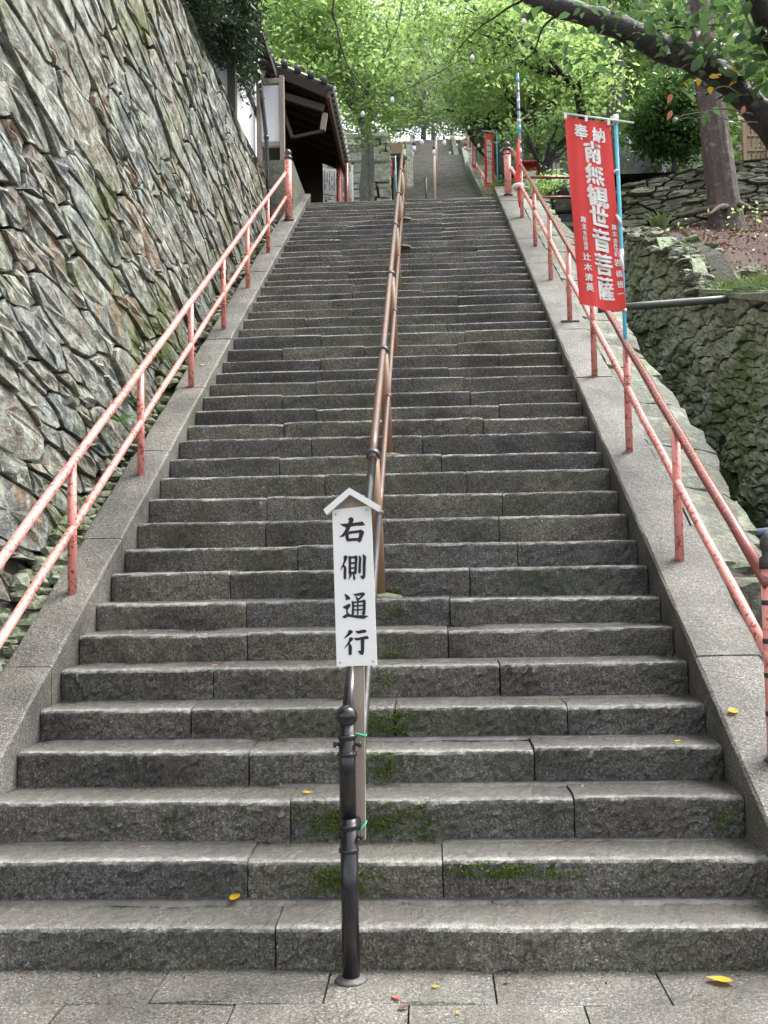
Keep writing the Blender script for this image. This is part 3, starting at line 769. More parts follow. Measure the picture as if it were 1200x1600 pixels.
def hillz(X, Y):
    z = prof(Y)
    if -1.6 < X < 3.2 and Y > 19: z -= 1.1
    else: z += .30*max(0, abs(X-.8)-3)*min(1, max(0, (Y-16)/10))+(.35*hnoise(X*.5, Y*.4) if Y > 18 else -.02)
    return z
xs_ = np.concatenate((np.linspace(-70, -4, 18), np.linspace(-3, 5, 17), np.linspace(6, 70, 18))); ys_ = np.concatenate((np.linspace(14.2, 40, 23), np.linspace(42, 140, 26)))
v = []; f = []
for Y in ys_:
    for X in xs_:
        v.append((X, Y, hillz(X, Y)-(.06 if Y < 24 else 0)))
nx = len(xs_)
for i in range(len(ys_)-1):
    for j in range(nx-1):
        f.append((i*nx+j, i*nx+j+1, (i+1)*nx+j+1, (i+1)*nx+j))
tag(obj('hillside', v, f, M['forest'], smooth=True), kind='structure')
# upper flights
ust = thing('upper_staircase', 'distant pale stone flights climbing the hill beyond the landing', 'staircase')
def flight(X0, X1, Y0, Z0, Y1, Z1, n, tail, km='edging'):
    v = []; f = []
    for k in range(n):
        ya = Y0+(Y1-Y0)*k/n; yb = Y0+(Y1-Y0)*(k+1)/n; za = Z0+(Z1-Z0)*k/n; zb = Z0+(Z1-Z0)*(k+1)/n
        b = len(v); j = random.uniform(-.02, .02)
        v += [(X0, ya+j, za), (X1, ya+j, za), (X0, ya+j, zb), (X1, ya+j, zb), (X0, yb+.03, zb), (X1, yb+.03, zb)]
        f += [(b, b+1, b+3, b+2), (b+2, b+3, b+5, b+4)]
    b = len(v); v += [(X0, Y1, Z1), (X1, Y1, Z1), (X1, Y1+tail, Z1), (X0, Y1+tail, Z1)]; f.append((b, b+1, b+2, b+3))
    obj('flight', v, f, M['farstep'], ust, rnd=.5)
    for side, x in ((-1, X0), (1, X1)):
        m = MB(); m.beam((x+side*.2, Y0-.2, Z0+.02), (x+side*.2, Y1, Z1+.12), .36, .9, .02); m.build('kerb_stone', M[km], ust)
M['farstep'] = rock('far_step', [(.28, .265, .25), (.38, .36, .34)], 14, .05, (.07, .085, .035), .3, (.3, .31, .26), (.2, 1, 3))
flight(-.95, 2.45, 19.5, 8.33, 43, 20.35, 66, 3.2)
flight(-.55, 2.75, 46, 20.35, 56, 26.6, 34, 4.2)
flight(-.2, 2.6, 60, 26.6, 74, 35.4, 48, 4)
m = MB(); m.box(-4, 6, 78, 79, 34, 37.2); m.build('end_wall', M['farstep'], ust)

# ------------------------------------------------------------------ railings
def ground_rail(side, t, posts, mat_top, mat_mid, mat_post, top_h, mid_h, x, lo, hi, foot=()):
    for Y in posts:
        z = slope(Y)+.125; m = MB(); a = (x, Y, z-.04); b = (x, Y, z+top_h+.01)
        m.tube([a, b], .0285, 12); 
        p = m.build('post', mat_post, t, True)
        if Y in foot:
            q = MB().box(x-.10, x+.10, Y-.03, Y+.03, z-.035, z+.012, .006).build('base_plate', M['ring'], p)
    def line(h):
        pts = []
        for Y in np.linspace(lo, hi, 26): pts.append((x+random.gauss(0, .0025), Y, slope(Y)+.125+h+random.gauss(0, .0025)))
        return pts
    m = MB(); m.tube(line(top_h), .0285, 12); m.build('top_rail', mat_top, t, True)
    m = MB(); m.tube(line(mid_h), .0255, 12); m.build('middle_rail', mat_mid, t, True)

lr = thing('handrail', 'pink-red pipe handrail along the tall stone wall', 'handrail')
ground_rail(-1, lr, [.55, 2.03, 3.53, 5.2, 6.74, 8.26, 9.92], M['red'], M['red'], M['red'], .815, .405, -1.895, -.4, 11.87)
def newel(t, x, Y, z, h, r, bands=(), mat=None, capmat=None, ball=True):
    m = MB(); m.tube([(x, Y, z-.05), (x, Y, z+h)], r, 16); p = m.build('newel_post', mat or M['red'], t, True)
    m = MB(); m.add(*lathe([(r*1.12, 0), (r*1.12, .05), (r*.8, .06), (r*.8, .085), (r*1.02, .10), (r*.95, .135), (r*.55, .165), (r*.12, .18)], (x, Y, z+h), 16))
    m.build('finial', capmat or M['ring'], p, True)
    for b in bands:
        m = MB(); m.add(*lathe([(r*1.01, -.012), (r*1.05, -.010), (r*1.05, .010), (r*1.01, .012)], (x, Y, z+b), 16)); m.build('band', M['ring'], p, True)
    m = MB(); m.add(*lathe([(r*1.5, 0), (r*1.4, .012), (r*1.05, .02)], (x, Y, z-.0), 16)); m.build('foot_ring', M['ring'], p, True)
newel(lr, -1.86, 11.87, slope(11.87)+.125, 1.02, .062, (.05,))
rr_ = thing('handrail', 'red pipe handrail on the wide kerb beside the ditch, top bar worn dark', 'handrail')
ground_rail(1, rr_, [2.25, 3.708, 5.204, 6.683, 8.207, 9.806, 11.55], M['redworn'], M['red'], M['red'], .85, .50, 1.93, .62, 13.2, (6.683,))
newel(rr_, 1.955, .66, slope(.66)+.125, .90, .042, (.40, .56, .74, .22))
newel(rr_, 1.86, 13.2, slope(13.2)+.125, .80, .062, (.74,))
m = MB(); m.tube([(1.93, 11.65, 8.06), (2.6, 12.9, 8.52), (3.6, 13.2, 8.50), (4.4, 13.3, 8.50)], .022, 10)
# level rails turning off to the right at the landing
sr = thing('side_railing', 'short level red two-bar railing across the path at the top right of the stairs', 'railing')
for nm, px in (('top_rail', ((803, 277), (905, 277))), ('lower_rail', ((812, 309), (905, 308)))):
    a, b = at(*px[0], 13.1), at(*px[1], 13.4); m = MB(); m.tube([a, (a+b)/2, b], .028, 10); m.build(nm, M['redworn'], sr, True)
a = at(905, 277, 13.4); m = MB(); m.tube([(a[0], a[1], a[2]+.05), (a[0], a[1], 7.3)], .03, 10); m.build('post', M['red'], sr, True)

# centre handrail
cr = thing('centre_handrail', 'brown centre handrail with iron rings and a black ball-topped first post', 'handrail')
def crz(Y): return 1.02+.5935*(Y+.097)
cposts = [2.33, 4.12, 6.25, 8.33, 10.22, 12.05]
def steptop(Y): return ZS[min(46, int(Y/RUN+1e-6))]
# first post
m = MB(); x0, y0 = .006, -.097
m.add(*lathe([(.0355, .0), (.0355, .62)], (x0, y0, .012), 20)); fp = m.build('first_post', M['black'], cr, True)
m = MB(); m.add(*lathe([(.0335, .62), (.0335, 1.0)], (x0-.002, y0, .012), 20)); m.build('upper_tube', M['black'], fp, True)
for z in (.505, .60, .885, .955):
    m = MB(); m.add(*lathe([(.034, -.010), (.040, -.007), (.040, .007), (.034, .010)], (x0-.001, y0, z), 20)); m.build('collar', M['black'], fp, True)
for z, s in ((.56, 1), (.56, -1), (.925, 1), (.925, -1)):
    m = MB(); a = (x0+s*.034, y0-.010, z); b = (x0+s*.047, y0-.016, z); m.tube([a, b], .007, 8); m.tube([b, (b[0]+s*.009, b[1]-.002, b[2])], .012, 8); m.build('bolt', M['black'], fp, True)
m = MB(); r_ = .045; m.add(*lathe([(.026, -.045)]+[(r_*math.cos(R(a)), r_*math.sin(R(a))) for a in range(-60, 90, 12)]+[(.003, r_)], (x0-.002, y0, 1.035), 24)); m.build('ball_finial', M['black'], fp, True)
m = MB(); m.add(*lathe([(.068, -.004), (.060, .006), (.042, .011), (.036, .013)], (x0, y0, .0), 18)); m.build('cement_collar', M['mortar'], fp, True)
# rails
def rail(name, pts, r, mat): m = MB(); m.tube(pts, r, 14); m.build(name, mat, cr, True)
rail('top_rail', [(0, Y, crz(Y)-.06+random.gauss(0, .001)) for Y in np.linspace(-.08, 2.18, 8)], .0265, M['black'])
rail('top_rail', [(-.004, Y, crz(Y)-.055+random.gauss(0, .001)) for Y in np.linspace(2.18, 13.6, 34)], .0275, M['brown'])
rail('lower_rail', [(.03, Y, crz(Y)-.46) for Y in np.linspace(-.06, 2.27, 6)], .0215, M['brownblack'])
rail('lower_rail', [(.03, Y, crz(Y)-.46) for Y in np.linspace(2.27, 13.9, 36)], .0215, M['brown'])
for Y in cposts:
    zb = steptop(Y); yt = Y-.10; zt = crz(yt)-.06; m = MB()
    m.tube([(.022, Y, zb-.02), (.012, Y-.04, (zb+zt)/2), (0, yt, zt-.01)], .040, 14); p = m.build('post', M['brownpost'], cr, True)
    d = Vector((0, 1, .5935)).normalized(); c = Vector((0, yt, crz(yt)-.057))
    m = MB(); m.tube([c-d*.030, c-d*.02, c+d*.02, c+d*.030], [.036, .045, .045, .036], 16); m.build('ring_clamp', M['ring'], p, True)
    c = Vector((.03, Y-.06, crz(Y-.06)-.46)); m = MB(); m.tube([c-d*.025, c+d*.025], .031, 12); m.build('lower_clamp', M['brown'], p, True)
    m = MB(); m.add(*lathe([(.15, -.01), (.135, .02), (.06, .035), (.045, .038)], (.03, Y+.015, zb), 9)); m.build('cement_foot', M['concrete'], p, False)
tp = at(632, 313, 13.98); m = MB(); m.tube([(tp[0], 13.98, 8.2), (tp[0], 13.98, 9.12)], .05, 14); p = m.build('top_post', M['brownpost'], cr, True)
m = MB(); m.add(*lathe([(.03, -.05)]+[(.065*math.cos(R(a)), .065*math.sin(R(a))) for a in range(-50, 90, 20)]+[(.003, .065)], (tp[0], 13.98, 9.17), 16)); m.build('ball_finial', M['ring'], p, True)
m = MB(); m.tube([(-.004, 13.5, crz(13.5)-.055), (tp[0], 13.98, 9.05)], .03, 12); m.build('end_rail', M['brown'], cr, True)

# ------------------------------------------------------------------ keep-right sign
SY = -.035
def sp(px, py, dy=0): p = at(px, py, SY); return (p[0], SY+dy, p[2])
sg = thing('wooden_sign', 'white wooden signboard with black brush lettering tied to the black post', 'sign')
def quadbox(corn, y0, y1, bev=.0):
    f4 = [sp(*c) for c in corn]; v = [(p[0], y0, p[2]) for p in f4]+[(p[0], y1, p[2]) for p in f4]
    return v, [(0, 1, 2, 3), (7, 6, 5, 4), (0, 4, 5, 1), (1, 5, 6, 2), (2, 6, 7, 3), (3, 7, 4, 0)]
v, f = quadbox([(519, 800), (579, 789.5), (589.5, 1039), (526, 1041)], SY-.012, SY+.004)
v, f = quadbox([(519.5, 797), (580, 790), (589.5, 1039), (526.5, 1041)], SY-.012, SY+.004)
obj('board', v, f, M['white'], sg)
v, f = quadbox([(529, 800), (572, 792), (549, 769)], SY-.006, SY+.012) if False else (None, None)
a, b, c = sp(522, 798), sp(579, 790), sp(548, 770)
v = [(p[0], SY-.008, p[2]) for p in (a, b, c)]+[(p[0], SY+.01, p[2]) for p in (a, b, c)]
obj('gable_board', v, [(0, 1, 2), (5, 4, 3), (0, 3, 4, 1), (1, 4, 5, 2), (2, 5, 3, 0)], M['wood'], sg)
v, f = quadbox([(507, 797), (547, 763), (550, 772), (512, 805)], SY-.045, SY+.03); obj('roof_board', v, f, M['white'], sg)
v, f = quadbox([(547, 763), (596, 792), (592, 800), (548, 774)], SY-.046, SY+.031); obj('roof_board', v, f, M['white'], sg)
v, f = quadbox([(551, 1000), (568, 1000), (571, 1313), (556, 1314)], SY+.006, SY+.04); obj('stake', v, f, M['wood'], sg)
for px, py in ((525, 804), (573, 797), (532, 1035), (583.5, 1033)):
    c = sp(px, py); m = MB(); m.tube([(c[0], SY-.016, c[2]), (c[0], SY-.012, c[2])], .0028, 8); m.build('screw', M['ring'], sg)
for y0_, y1_, k in ((1143, 1150, 0), (1300, 1286, 1)):
    a = sp(552 if k == 0 else 560, y0_); b = sp(570, y1_); m = MB()
    m.tube([(a[0]-.005, SY-.03, a[2]), ((a[0]+b[0])/2, SY-.012, (a[2]+b[2])/2), (b[0]+.004, SY-.004, b[2]), (b[0]+.006, SY+.03, b[2]), (x0, SY+.045, b[2])], .0042, 6); m.build('tie', M['green'], sg, True)
STROKES = [
 ((520, 800), [
  [(150,250),(250,245),(330,238),(430,228),(560,210),(620,198),(680,270),(620,288),(480,290),(390,305),(330,325),(285,330),(220,300)],
  [(320,148),(380,105),(430,130),(440,175),(415,235),(375,320),(330,410),(280,470),(230,515),(135,530),(200,470),(255,390),(290,310),(330,220),(345,180)],
  [(262,460),(300,420),(335,440),(340,540),(345,600),(320,622),(290,600),(268,540)],
  [(330,405),(420,395),(540,380),(590,365),(640,395),(660,430),(640,460),(560,450),(540,435),(420,450),(330,465)],
  [(560,440),(655,435),(620,540),(600,600),(570,635),(535,625),(525,590),(545,510)],
  [(330,550),(420,545),(520,540),(600,535),(600,600),(520,600),(420,605),(330,612)]]),
 ((520, 800), [
  [(228,930),(265,898),(310,920),(312,960),(270,1050),(235,1110),(205,1160),(165,1230),(180,1150),(210,1090),(235,1010)],
  [(205,1095),(250,1100),(290,1160),(290,1260),(285,1380),(262,1410),(230,1380),(228,1260),(232,1180)],
  [(328,910),(355,930),(390,960),(388,1100),(390,1270),(365,1300),(330,1280),(335,1100)],
  [(335,915),(420,925),(470,905),(510,910),(525,945),(510,985),(450,968),(390,970),(340,965)],
  [(460,930),(525,940),(510,1100),(505,1250),(495,1295),(440,1290),(450,1200),(460,1050)],
  [(380,1045),(470,1040),(470,1080),(380,1085)], [(380,1150),(470,1145),(470,1180),(380,1185)], [(370,1245),(470,1240),(470,1295),(370,1295)],
  [(345,1280),(405,1285),(385,1350),(330,1410),(350,1340)], [(425,1290),(455,1290),(480,1390),(460,1420),(432,1395)],
  [(545,905),(590,935),(598,960),(592,1100),(588,1260),(565,1282),(537,1265),(540,1100),(550,980)],
  [(625,880),(650,885),(700,930),(690,1100),(685,1300),(675,1370),(640,1400),(605,1385),(575,1325),(630,1325),(628,1100),(635,960)]]),
 ((520, 915), [
  [(245,178),(275,175),(330,205),(365,250),(370,285),(270,300),(275,255)],
  [(210,435),(270,410),(335,375),(375,385),(370,430),(320,500),(315,545),(365,600),(330,640),(270,620),(290,580),(280,520),(285,490),(240,470)],
  [(205,645),(260,600),(340,590),(420,605),(520,615),(650,610),(750,630),(650,690),(520,675),(400,655),(320,645),(255,680),(215,665)],
  [(420,165),(470,168),(560,148),(640,135),(680,165),(655,205),(560,205),(480,212)], [(600,200),(665,195),(600,260),(545,305),(510,295)], [(480,205),(505,230),(535,270),(520,300),(495,285),(482,250)],
  [(398,308),(430,325),(455,345),(448,480),(445,600),(395,600),(405,450)], [(420,330),(520,322),(620,300),(655,285),(690,310),(690,345),(560,350),(440,360)],
  [(630,310),(692,320),(688,480),(680,590),(640,620),(600,565),(625,555),(630,450)], [(505,280),(545,280),(542,450),(540,610),(510,610),(512,450)],
  [(440,405),(640,395),(640,428),(440,438)], [(440,490),(640,480),(640,510),(440,518)]]),
 ((520, 915), [
  [(325,930),(370,918),(415,935),(425,965),(370,1020),(300,1070),(230,1105),(270,1050),(320,980)],
  [(345,1085),(385,1068),(420,1080),(432,1110),(400,1150),(345,1200),(290,1270),(240,1325),(280,1240),(335,1150)],
  [(325,1180),(360,1190),(400,1250),(405,1290),(400,1420),(370,1450),(335,1425),(330,1320),(335,1260)],
  [(470,935),(520,940),(600,920),(660,910),(700,925),(708,960),(670,978),(600,985),(530,1000),(495,970)],
  [(440,1085),(530,1080),(620,1060),(715,1040),(745,1060),(755,1085),(740,1105),(660,1115),(580,1125),(500,1140),(465,1115)],
  [(585,1110),(660,1110),(660,1250),(655,1390),(640,1430),(610,1440),(570,1420),(525,1355),(590,1345),(588,1230)]])]
for (ox, oy), strokes in STROKES:
    m = MB()
    for k, poly in enumerate(strokes):
        y = SY-.0135-.0002*k; pts = [sp(ox+a/13.333, oy+b/13.333) for a, b in poly]; n = len(pts)
        v = [(p[0], y, p[2]) for p in pts]+[(p[0], SY-.011, p[2]) for p in pts]
        m.add(v, [tuple(range(n))]+[(i, i+n, (i+1) % n+n, (i+1) % n) for i in range(n)])
    m.build('character', M['ink'], sg)

# ------------------------------------------------------------------ banners
_dg = None
def glyph(ch, emb):
    cu = bpy.data.curves.new('glyph', 'FONT'); cu.body = ch; cu.resolution_u = 2
    o = bpy.data.objects.new('glyph', cu); col.objects.link(o); bpy.context.view_layer.update()
    me = bpy.data.meshes.new_from_object(o.evaluated_get(bpy.context.evaluated_depsgraph_get()))
    v0 = [(p.co[0]-.5, p.co[1]-.38) for p in me.vertices]; f0 = [tuple(p.vertices) for p in me.polygons]; v = []; f = []
    for k in range(7 if emb > 0 else 1):
        a_ = math.pi*2*k/6; dx, dy = (0, 0) if k == 6 else (emb*math.cos(a_), emb*.8*math.sin(a_)); b_ = len(v)
        v += [(p[0]+dx, p[1]+dy) for p in v0]; f += [tuple(b_+i for i in q) for q in f0]
    bpy.data.objects.remove(o); bpy.data.curves.remove(cu); bpy.data.meshes.remove(me)
    return v, f
BY = 3.76
def cloth(u, v, k=0):
    """u across 0..1, v down 0..1 on the hanging cloth"""
    tl, tr, bl, br = (at(*p, BY) for p in ((882.5, 180), (953, 190), (906, 475), (977, 487)))
    a = tl+(tr-tl)*u; b = bl+(br-bl)*u; p = a+(b-a)*v
    p = p+np.array((0, .021*math.sin(u*8+v*2.2+.6)*(.35+v)+.012*math.sin(v*9+u*3)+.007*math.sin(u*19+v*4), 0)); p[2] -= .012*math.sin(math.pi*u)*v*(1 if v > .9 else .0)+.010*math.sin(math.pi*u)*(1-v)
    return p
bn = thing('banner', 'large red prayer banner with white characters on a light blue pole by the right handrail', 'banner')
v = []; f = []; nu, nv = 16, 40
for j in range(nv+1):
    for i in range(nu+1): v.append(cloth(i/nu, j/nv))
for j in range(nv):
    for i in range(nu): f.append((j*(nu+1)+i, j*(nu+1)+i+1, (j+1)*(nu+1)+i+1, (j+1)*(nu+1)+i))
obj('cloth', v, [q[::-1] for q in f], M['cloth'], bn, True)
def uv_of(px, py):
    # invert the bilinear map in the photograph
    tl, tr, bl, br = (np.array(p, float) for p in ((882.5, 180), (953, 190), (906, 475), (977, 487))); q = np.array((px, py)); u = v = .5
    for _ in range(8):
        p = tl+(tr-tl)*u+((bl+(br-bl)*u)-(tl+(tr-tl)*u))*v; du = (tr-tl)*(1-v)+(br-bl)*v; dv = (bl+(br-bl)*u)-(tl+(tr-tl)*u)
        s = np.linalg.solve(np.column_stack((du, dv)), q-p); u += s[0]; v += s[1]
    return u, v
TXT = [('奉', 908, 204, 21, 25, 0.044), ('納', 935.5, 210, 21, 25, 0.037), ('南', 926, 238, 27, 36, 0.050), ('無', 929, 273, 30, 34, 0.044), ('観', 934, 308, 34, 35, 0.044), ('世', 936, 340, 31, 33, 0.050),
       ('音', 940, 375, 30, 37, 0.050), ('菩', 943.5, 413, 29, 35, 0.050), ('薩', 946.5, 450, 26, 36, 0.037),
       ('施', 911, 344, 8.5, 9.5, 0.044), ('主', 912.5, 355, 8.5, 9.5, 0.044), ('北', 913.5, 365, 6.5, 7.5, 0.044), ('田', 914, 373, 6.5, 7.5, 0.030), ('温', 914.8, 380.5, 7, 7.5, 0.030), ('泉', 915.8, 388, 7, 7.5, 0.030),
       ('辻', 917, 402, 12, 12, 0.044), ('木', 918.8, 418, 12, 12, 0.050), ('清', 920, 434, 12, 12, 0.044), ('英', 921.3, 449, 12, 12, 0.044),
       ('施', 960, 354.5, 7.5, 9, 0.044), ('主', 961, 365, 7.5, 9, 0.044), ('南', 962, 376, 6.5, 8, 0.030), ('外', 962.5, 383.5, 6.5, 8, 0.044), ('文', 963.5, 391, 6.5, 8, 0.044), ('町', 964, 398, 6.5, 7.5, 0.044),
       ('岩', 965, 411, 9, 12, 0.050), ('橋', 967, 429, 9, 12, 0.030), ('徳', 968.5, 446, 9, 12, 0.030), ('一', 968.7, 460, 8, 10, 0.050)]
for ch, cx, cy, sw, sh, emb in TXT:
    gv_, gf = glyph(ch, emb); vv = []
    for kk, (a, b) in enumerate(gv_):
        # lettering leans with the cloth
        px = cx+a*sw+(-b*sh)*.085; py = cy-b*sh+a*sw*.14
        u, w_ = uv_of(px, py); p = cloth(u, w_); vv.append((p[0], p[1]-.004-.0004*(kk*7//max(1, len(gv_))), p[2]))
    obj('character', vv, gf, M['letter'], bn)
pb = at(984.5, 697, 3.72); pt = at(962, 186, 3.79)
def onpole(t): return pb+(pt-pb)*t
jn = .285
m = MB(); m.tube([onpole(.0), onpole(.5), onpole(1)], .0155, 10); pole = m.build('pole', M['cyan'], bn, True)
m = MB(); m.tube([onpole(.0), onpole(.02), onpole(.225)], .0215, 10); m.build('lower_pole', M['redworn'], pole, True)
m = MB(); m.tube([onpole(-.012), onpole(.004)], .023, 10); m.build('pole_cap', M['white'], pole, True)
m = MB(); m.tube([onpole(.985), onpole(1.012)], .024, 10); m.build('pole_cap', M['white'], pole, True)
a, b = at(880, 177, BY-.01), at(990.5, 192, BY-.01); m = MB(); m.tube([a, b], .0085, 8); m.build('cross_rod', M['rod'], bn, True)
for px, py in ((883.5, 180), (916, 184.5), (951, 190)):
    c = at(px, py-1, BY-.012); m = MB(); m.box(c[0]-.011, c[0]+.011, c[1]-.006, c[1]+.012, c[2]-.035, c[2]+.014, .003); m.build('loop', M['letter'], bn)
for t_, u_, v_ in ((.845, 1, .27), (.676, 1, .49), (.535, 1, .70), (.41, 1, .995)):
    a = cloth(.99, v_); b = onpole(t_); m = MB(); m.tube([a, (a+b)/2+np.array((0, -.02, -.006)), b+np.array((.005, -.017, -.02))], [.010, .013, .009], 6); m.build('loop', M['letter'], bn, True)
m = MB(); m.tube([onpole(.56), onpole(.595)], .019, 10); m.build('pole_joint', M['letter'], pole, True)
for t_ in (.185, .055):
    c = onpole(t_); m = MB(); m.tube([(1.905, 3.67, c[2]-.005), (1.93, 3.66, c[2]), (c[0]+.02, c[1]-.03, c[2]+.004), (c[0]+.026, c[1]+.02, c[2]), (1.94, 3.745, c[2])], .004, 6); m.build('wire_tie', M['bluepipe'], bn, True)

def far_banner(label, px, top, bot, wpx, Y, lean=0, polepx=None, text='南無観世音菩薩', white_below=False):
    t = thing('banner', label, 'banner', group=None)
    tl, tr = at(px-wpx/2, top, Y), at(px+wpx/2, top+wpx*.25, Y); bl, br = at(px-wpx/2+lean, bot, Y), at(px+wpx/2+lean, bot+wpx*.25, Y)
    v = []; f = []
    for j in range(13):
        for i in range(4):
            a = tl+(tr-tl)*i/3; b = bl+(br-bl)*i/3; p = a+(b-a)*j/12; v.append((p[0], p[1]+.03*math.sin(i*2+j*.7), p[2]))
    for j in range(12):
        for i in range(3): f.append((j*4+i, j*4+i+1, (j+1)*4+i+1, (j+1)*4+i)[::-1])
    obj('cloth', v, f, M['cloth'], t, True)
    for k, ch in enumerate(text):
        mm = MB()
        gv_, gf = glyph(ch, .03); c = tl+(tr-tl)*.5+((bl+(br-bl)*.5)-(tl+(tr-tl)*.5))*(.12+.80*(k+.5)/len(text)); s = np.linalg.norm(tr-tl)*.62; sv = np.linalg.norm(bl-tl)*.80/len(text)*1.02
        mm.add([(c[0]+a*s, c[1]-.05-.0005*(kk*7//len(gv_)), c[2]+b*sv+a*s*-.2) for kk, (a, b) in enumerate(gv_)], gf)
        mm.build('character', M['letter'], t)
    a = tr+np.array((.08, 0, .05)); gz = hillz(a[0], a[1]) if Y > 13 else a[2]-4
    m = MB(); m.tube([(a[0], a[1], a[2]+.05), (br[0]+.08, a[1], min(bl[2]-.3, a[2]-3.0))], .018, 8); m.build('pole', M['cyan'], t, True)
    m = MB(); m.tube([tl+np.array((-.05, 0, .05)), a], .012, 6); m.build('cross_rod', M['rod'], t, True)
far_banner('second red banner on a pole, small in the distance behind the right newel post', 764, 207, 292, 15, 22, 1)
far_banner('pair of thin far red banners beside the upper flight, the nearer one', 741, 199, 262, 6, 38, 0)
far_banner('thin far red banner beside the upper flight, the farther and lower one', 731.5, 203, 236, 5, 44, 0)
far_banner('small red banner under a brown eave left of the upper flight', 608, 246, 275, 11, 24, 1)
# furled banner pole tied to the right railing
fb = thing('furled_banner', 'tall striped blue and white pole with a red banner rolled round its foot', 'banner')
a, b = at(815.5, 334, 11.6), at(808.5, 115, 11.7); a, b = np.array(a), np.array(b)
m = MB(); m.tube([a, (a+b)/2, b], .024, 10); fpole = m.build('pole', M['bluepipe'], fb, True)
rs = np.random.default_rng(77)
for k in range(13):
    t0 = min(.95, .03+.075*k+.03*rs.random()); m = MB(); q0 = a+(b-a)*t0; q1 = a+(b-a)*(t0+.012+.035*rs.random())
    m.tube([q0, q1], .0255, 10); m.build('tape', [M['letter'], M['redworn'], M['cyan'], M['letter'], M['ring']][k % 5], fpole, True)
pts = []; rad = []
for t0, r, dx in ((.04, .02, -.03), (.10, .03, -.035), (.17, .035, -.04), (.24, .06, -.05), (.30, .04, -.04), (.42, .03, -.035), (.52, .012, -.02)):
    p = a+(b-a)*t0; pts.append((p[0]+dx, p[1]-.05, p[2])); rad.append(r)
m = MB(); m.tube(pts, rad, 10); m.build('rolled_cloth', M['cloth'], fb, True)
c = a+(b-a)*.185; m = MB(); m.add(*lathe([(.085, -.03), (.10, 0), (.085, .03)], (c[0]-.05, c[1]-.05, c[2]), 12)); m.build('tie', M['letter'], fb, True)
# ------------------------------------------------------------------ left buildings at the top of the wall
sb = thing('plaster_building', 'white plastered building with deep dark eaves on top of the tall stone wall', 'building')
m = MB(); m.box(-5.5, -2.56, 10.8, 13.0, 8.0, 10.15); m.build('plaster_wall', M['plaster'], sb)
m = MB(); m.box(-2.62, -2.50, 10.68, 10.84, 8.0, 10.2); m.build('corner_post', M['greywood'], sb)
m = MB(); m.box(-2.6, -2.535, 10.84, 13.0, 9.55, 9.68); m.build('rail_beam', M['greywood'], sb)
v = [(-2.18, 7.2, 10.22), (-2.18, 12.85, 10.22), (-4.5, 12.85, 12.0), (-4.5, 7.2, 12.0), (-2.18, 7.2, 10.34), (-2.18, 12.85, 10.34), (-4.5, 12.85, 12.3), (-4.5, 7.2, 12.3)]
obj('roof', v, [(3, 2, 1, 0), (4, 5, 6, 7), (0, 1, 5, 4), (1, 2, 6, 5), (2, 3, 7, 6), (3, 0, 4, 7)], M['darkwood'], sb)
for Y in np.arange(7.3, 12.8, .45):
    m = MB(); m.beam((-2.22, Y, 10.20), (-3.6, Y, 11.26), .06, .08); m.build('rafter', M['darkwood'], sb)
ww = thing('wing_wall', 'short weathered concrete wall behind the left newel post', 'wall')
v = [(-2.42, 12.58, 7.0), (-1.885, 12.58, 7.0), (-1.885, 12.58, 8.63), (-2.42, 12.58, 8.63), (-2.42, 14.1, 7.0), (-1.80, 14.1, 7.0), (-1.80, 14.1, 8.44), (-2.42, 14.1, 8.5)]
obj('wall', v, [(0, 1, 2, 3), (7, 6, 5, 4), (1, 5, 6, 2), (3, 2, 6, 7), (0, 3, 7, 4), (0, 4, 5, 1)], M['concrete'], ww)
nb = thing('notice_board', 'blank white notice panel in a grey wooden frame on the wing wall', 'notice board')
z0 = 8.63
m = MB(); m.box(-2.455, -2.095, 12.75, 12.765, 9.02, 10.04); m.build('panel', M['plaster'], nb)
for x in (-2.48, -2.075): m = MB(); m.box(x-.04, x+.04, 12.70, 12.80, z0-.02 if x > -2.3 else 8.2, 10.19, .006); m.build('post', M['wood'], nb)
for z in (10.11, 8.98): m = MB(); m.box(-2.44, -2.115, 12.715, 12.79, z-.045, z+.045, .006); m.build('rail', M['wood'], nb)
dp = thing('drainpipe', 'black drainpipe bent under the eaves at the end of the tall wall', 'drainpipe')
p0, p1, p2, p3 = at(384, 106, 12.45), at(405, 115, 12.45), at(416, 215, 12.45), at(421, 345, 12.45)
m = MB(); m.tube([p0, p0+(p1-p0)*.9, p1, p1+(p2-p1)*.05, p1+(p2-p1)*.5, p2, (p2+p3)/2, p3], .036, 10); pp = m.build('pipe', M['black'], dp, True)
for q in (p2, (p2*.35+p3*.65)): m = MB(); m.add(*lathe([(.037, -.03), (.045, -.025), (.045, .025), (.037, .03)], q, 12)); m.build('socket', M['black'], dp, True)

gr = thing('gate_roof', 'dark timber gate roof with round eave tiles beyond the white notice panel', 'roofed gate')
EX, EZ, RX, RZ, GY0, GY1 = -1.36, 10.47, -3.6, 11.52, 13.95, 17.75
def rp(s, Y, dz=0): return (EX+(RX-EX)*s, Y, EZ+(RZ-EZ)*s+dz)
v = [rp(0, GY0), rp(1, GY0), rp(1, GY1), rp(0, GY1), rp(0, GY0, .1), rp(1, GY0, .1), rp(1, GY1, .1), rp(0, GY1, .1)]
obj('roof_deck', v, [(0, 1, 2, 3), (7, 6, 5, 4), (0, 4, 5, 1), (2, 6, 7, 3), (3, 7, 4, 0), (1, 5, 6, 2)], M['darkwood'], gr)
for k in range(7):                                   # verge tiles at the near gable
    s = .04+k*.11; c = rp(s, GY0, .17); m = MB(); m.tube([(c[0], GY0-.10, c[2]), (c[0], GY0+.5, c[2])], .062, 12); m.build('verge_tile', M['tile'], gr, True)
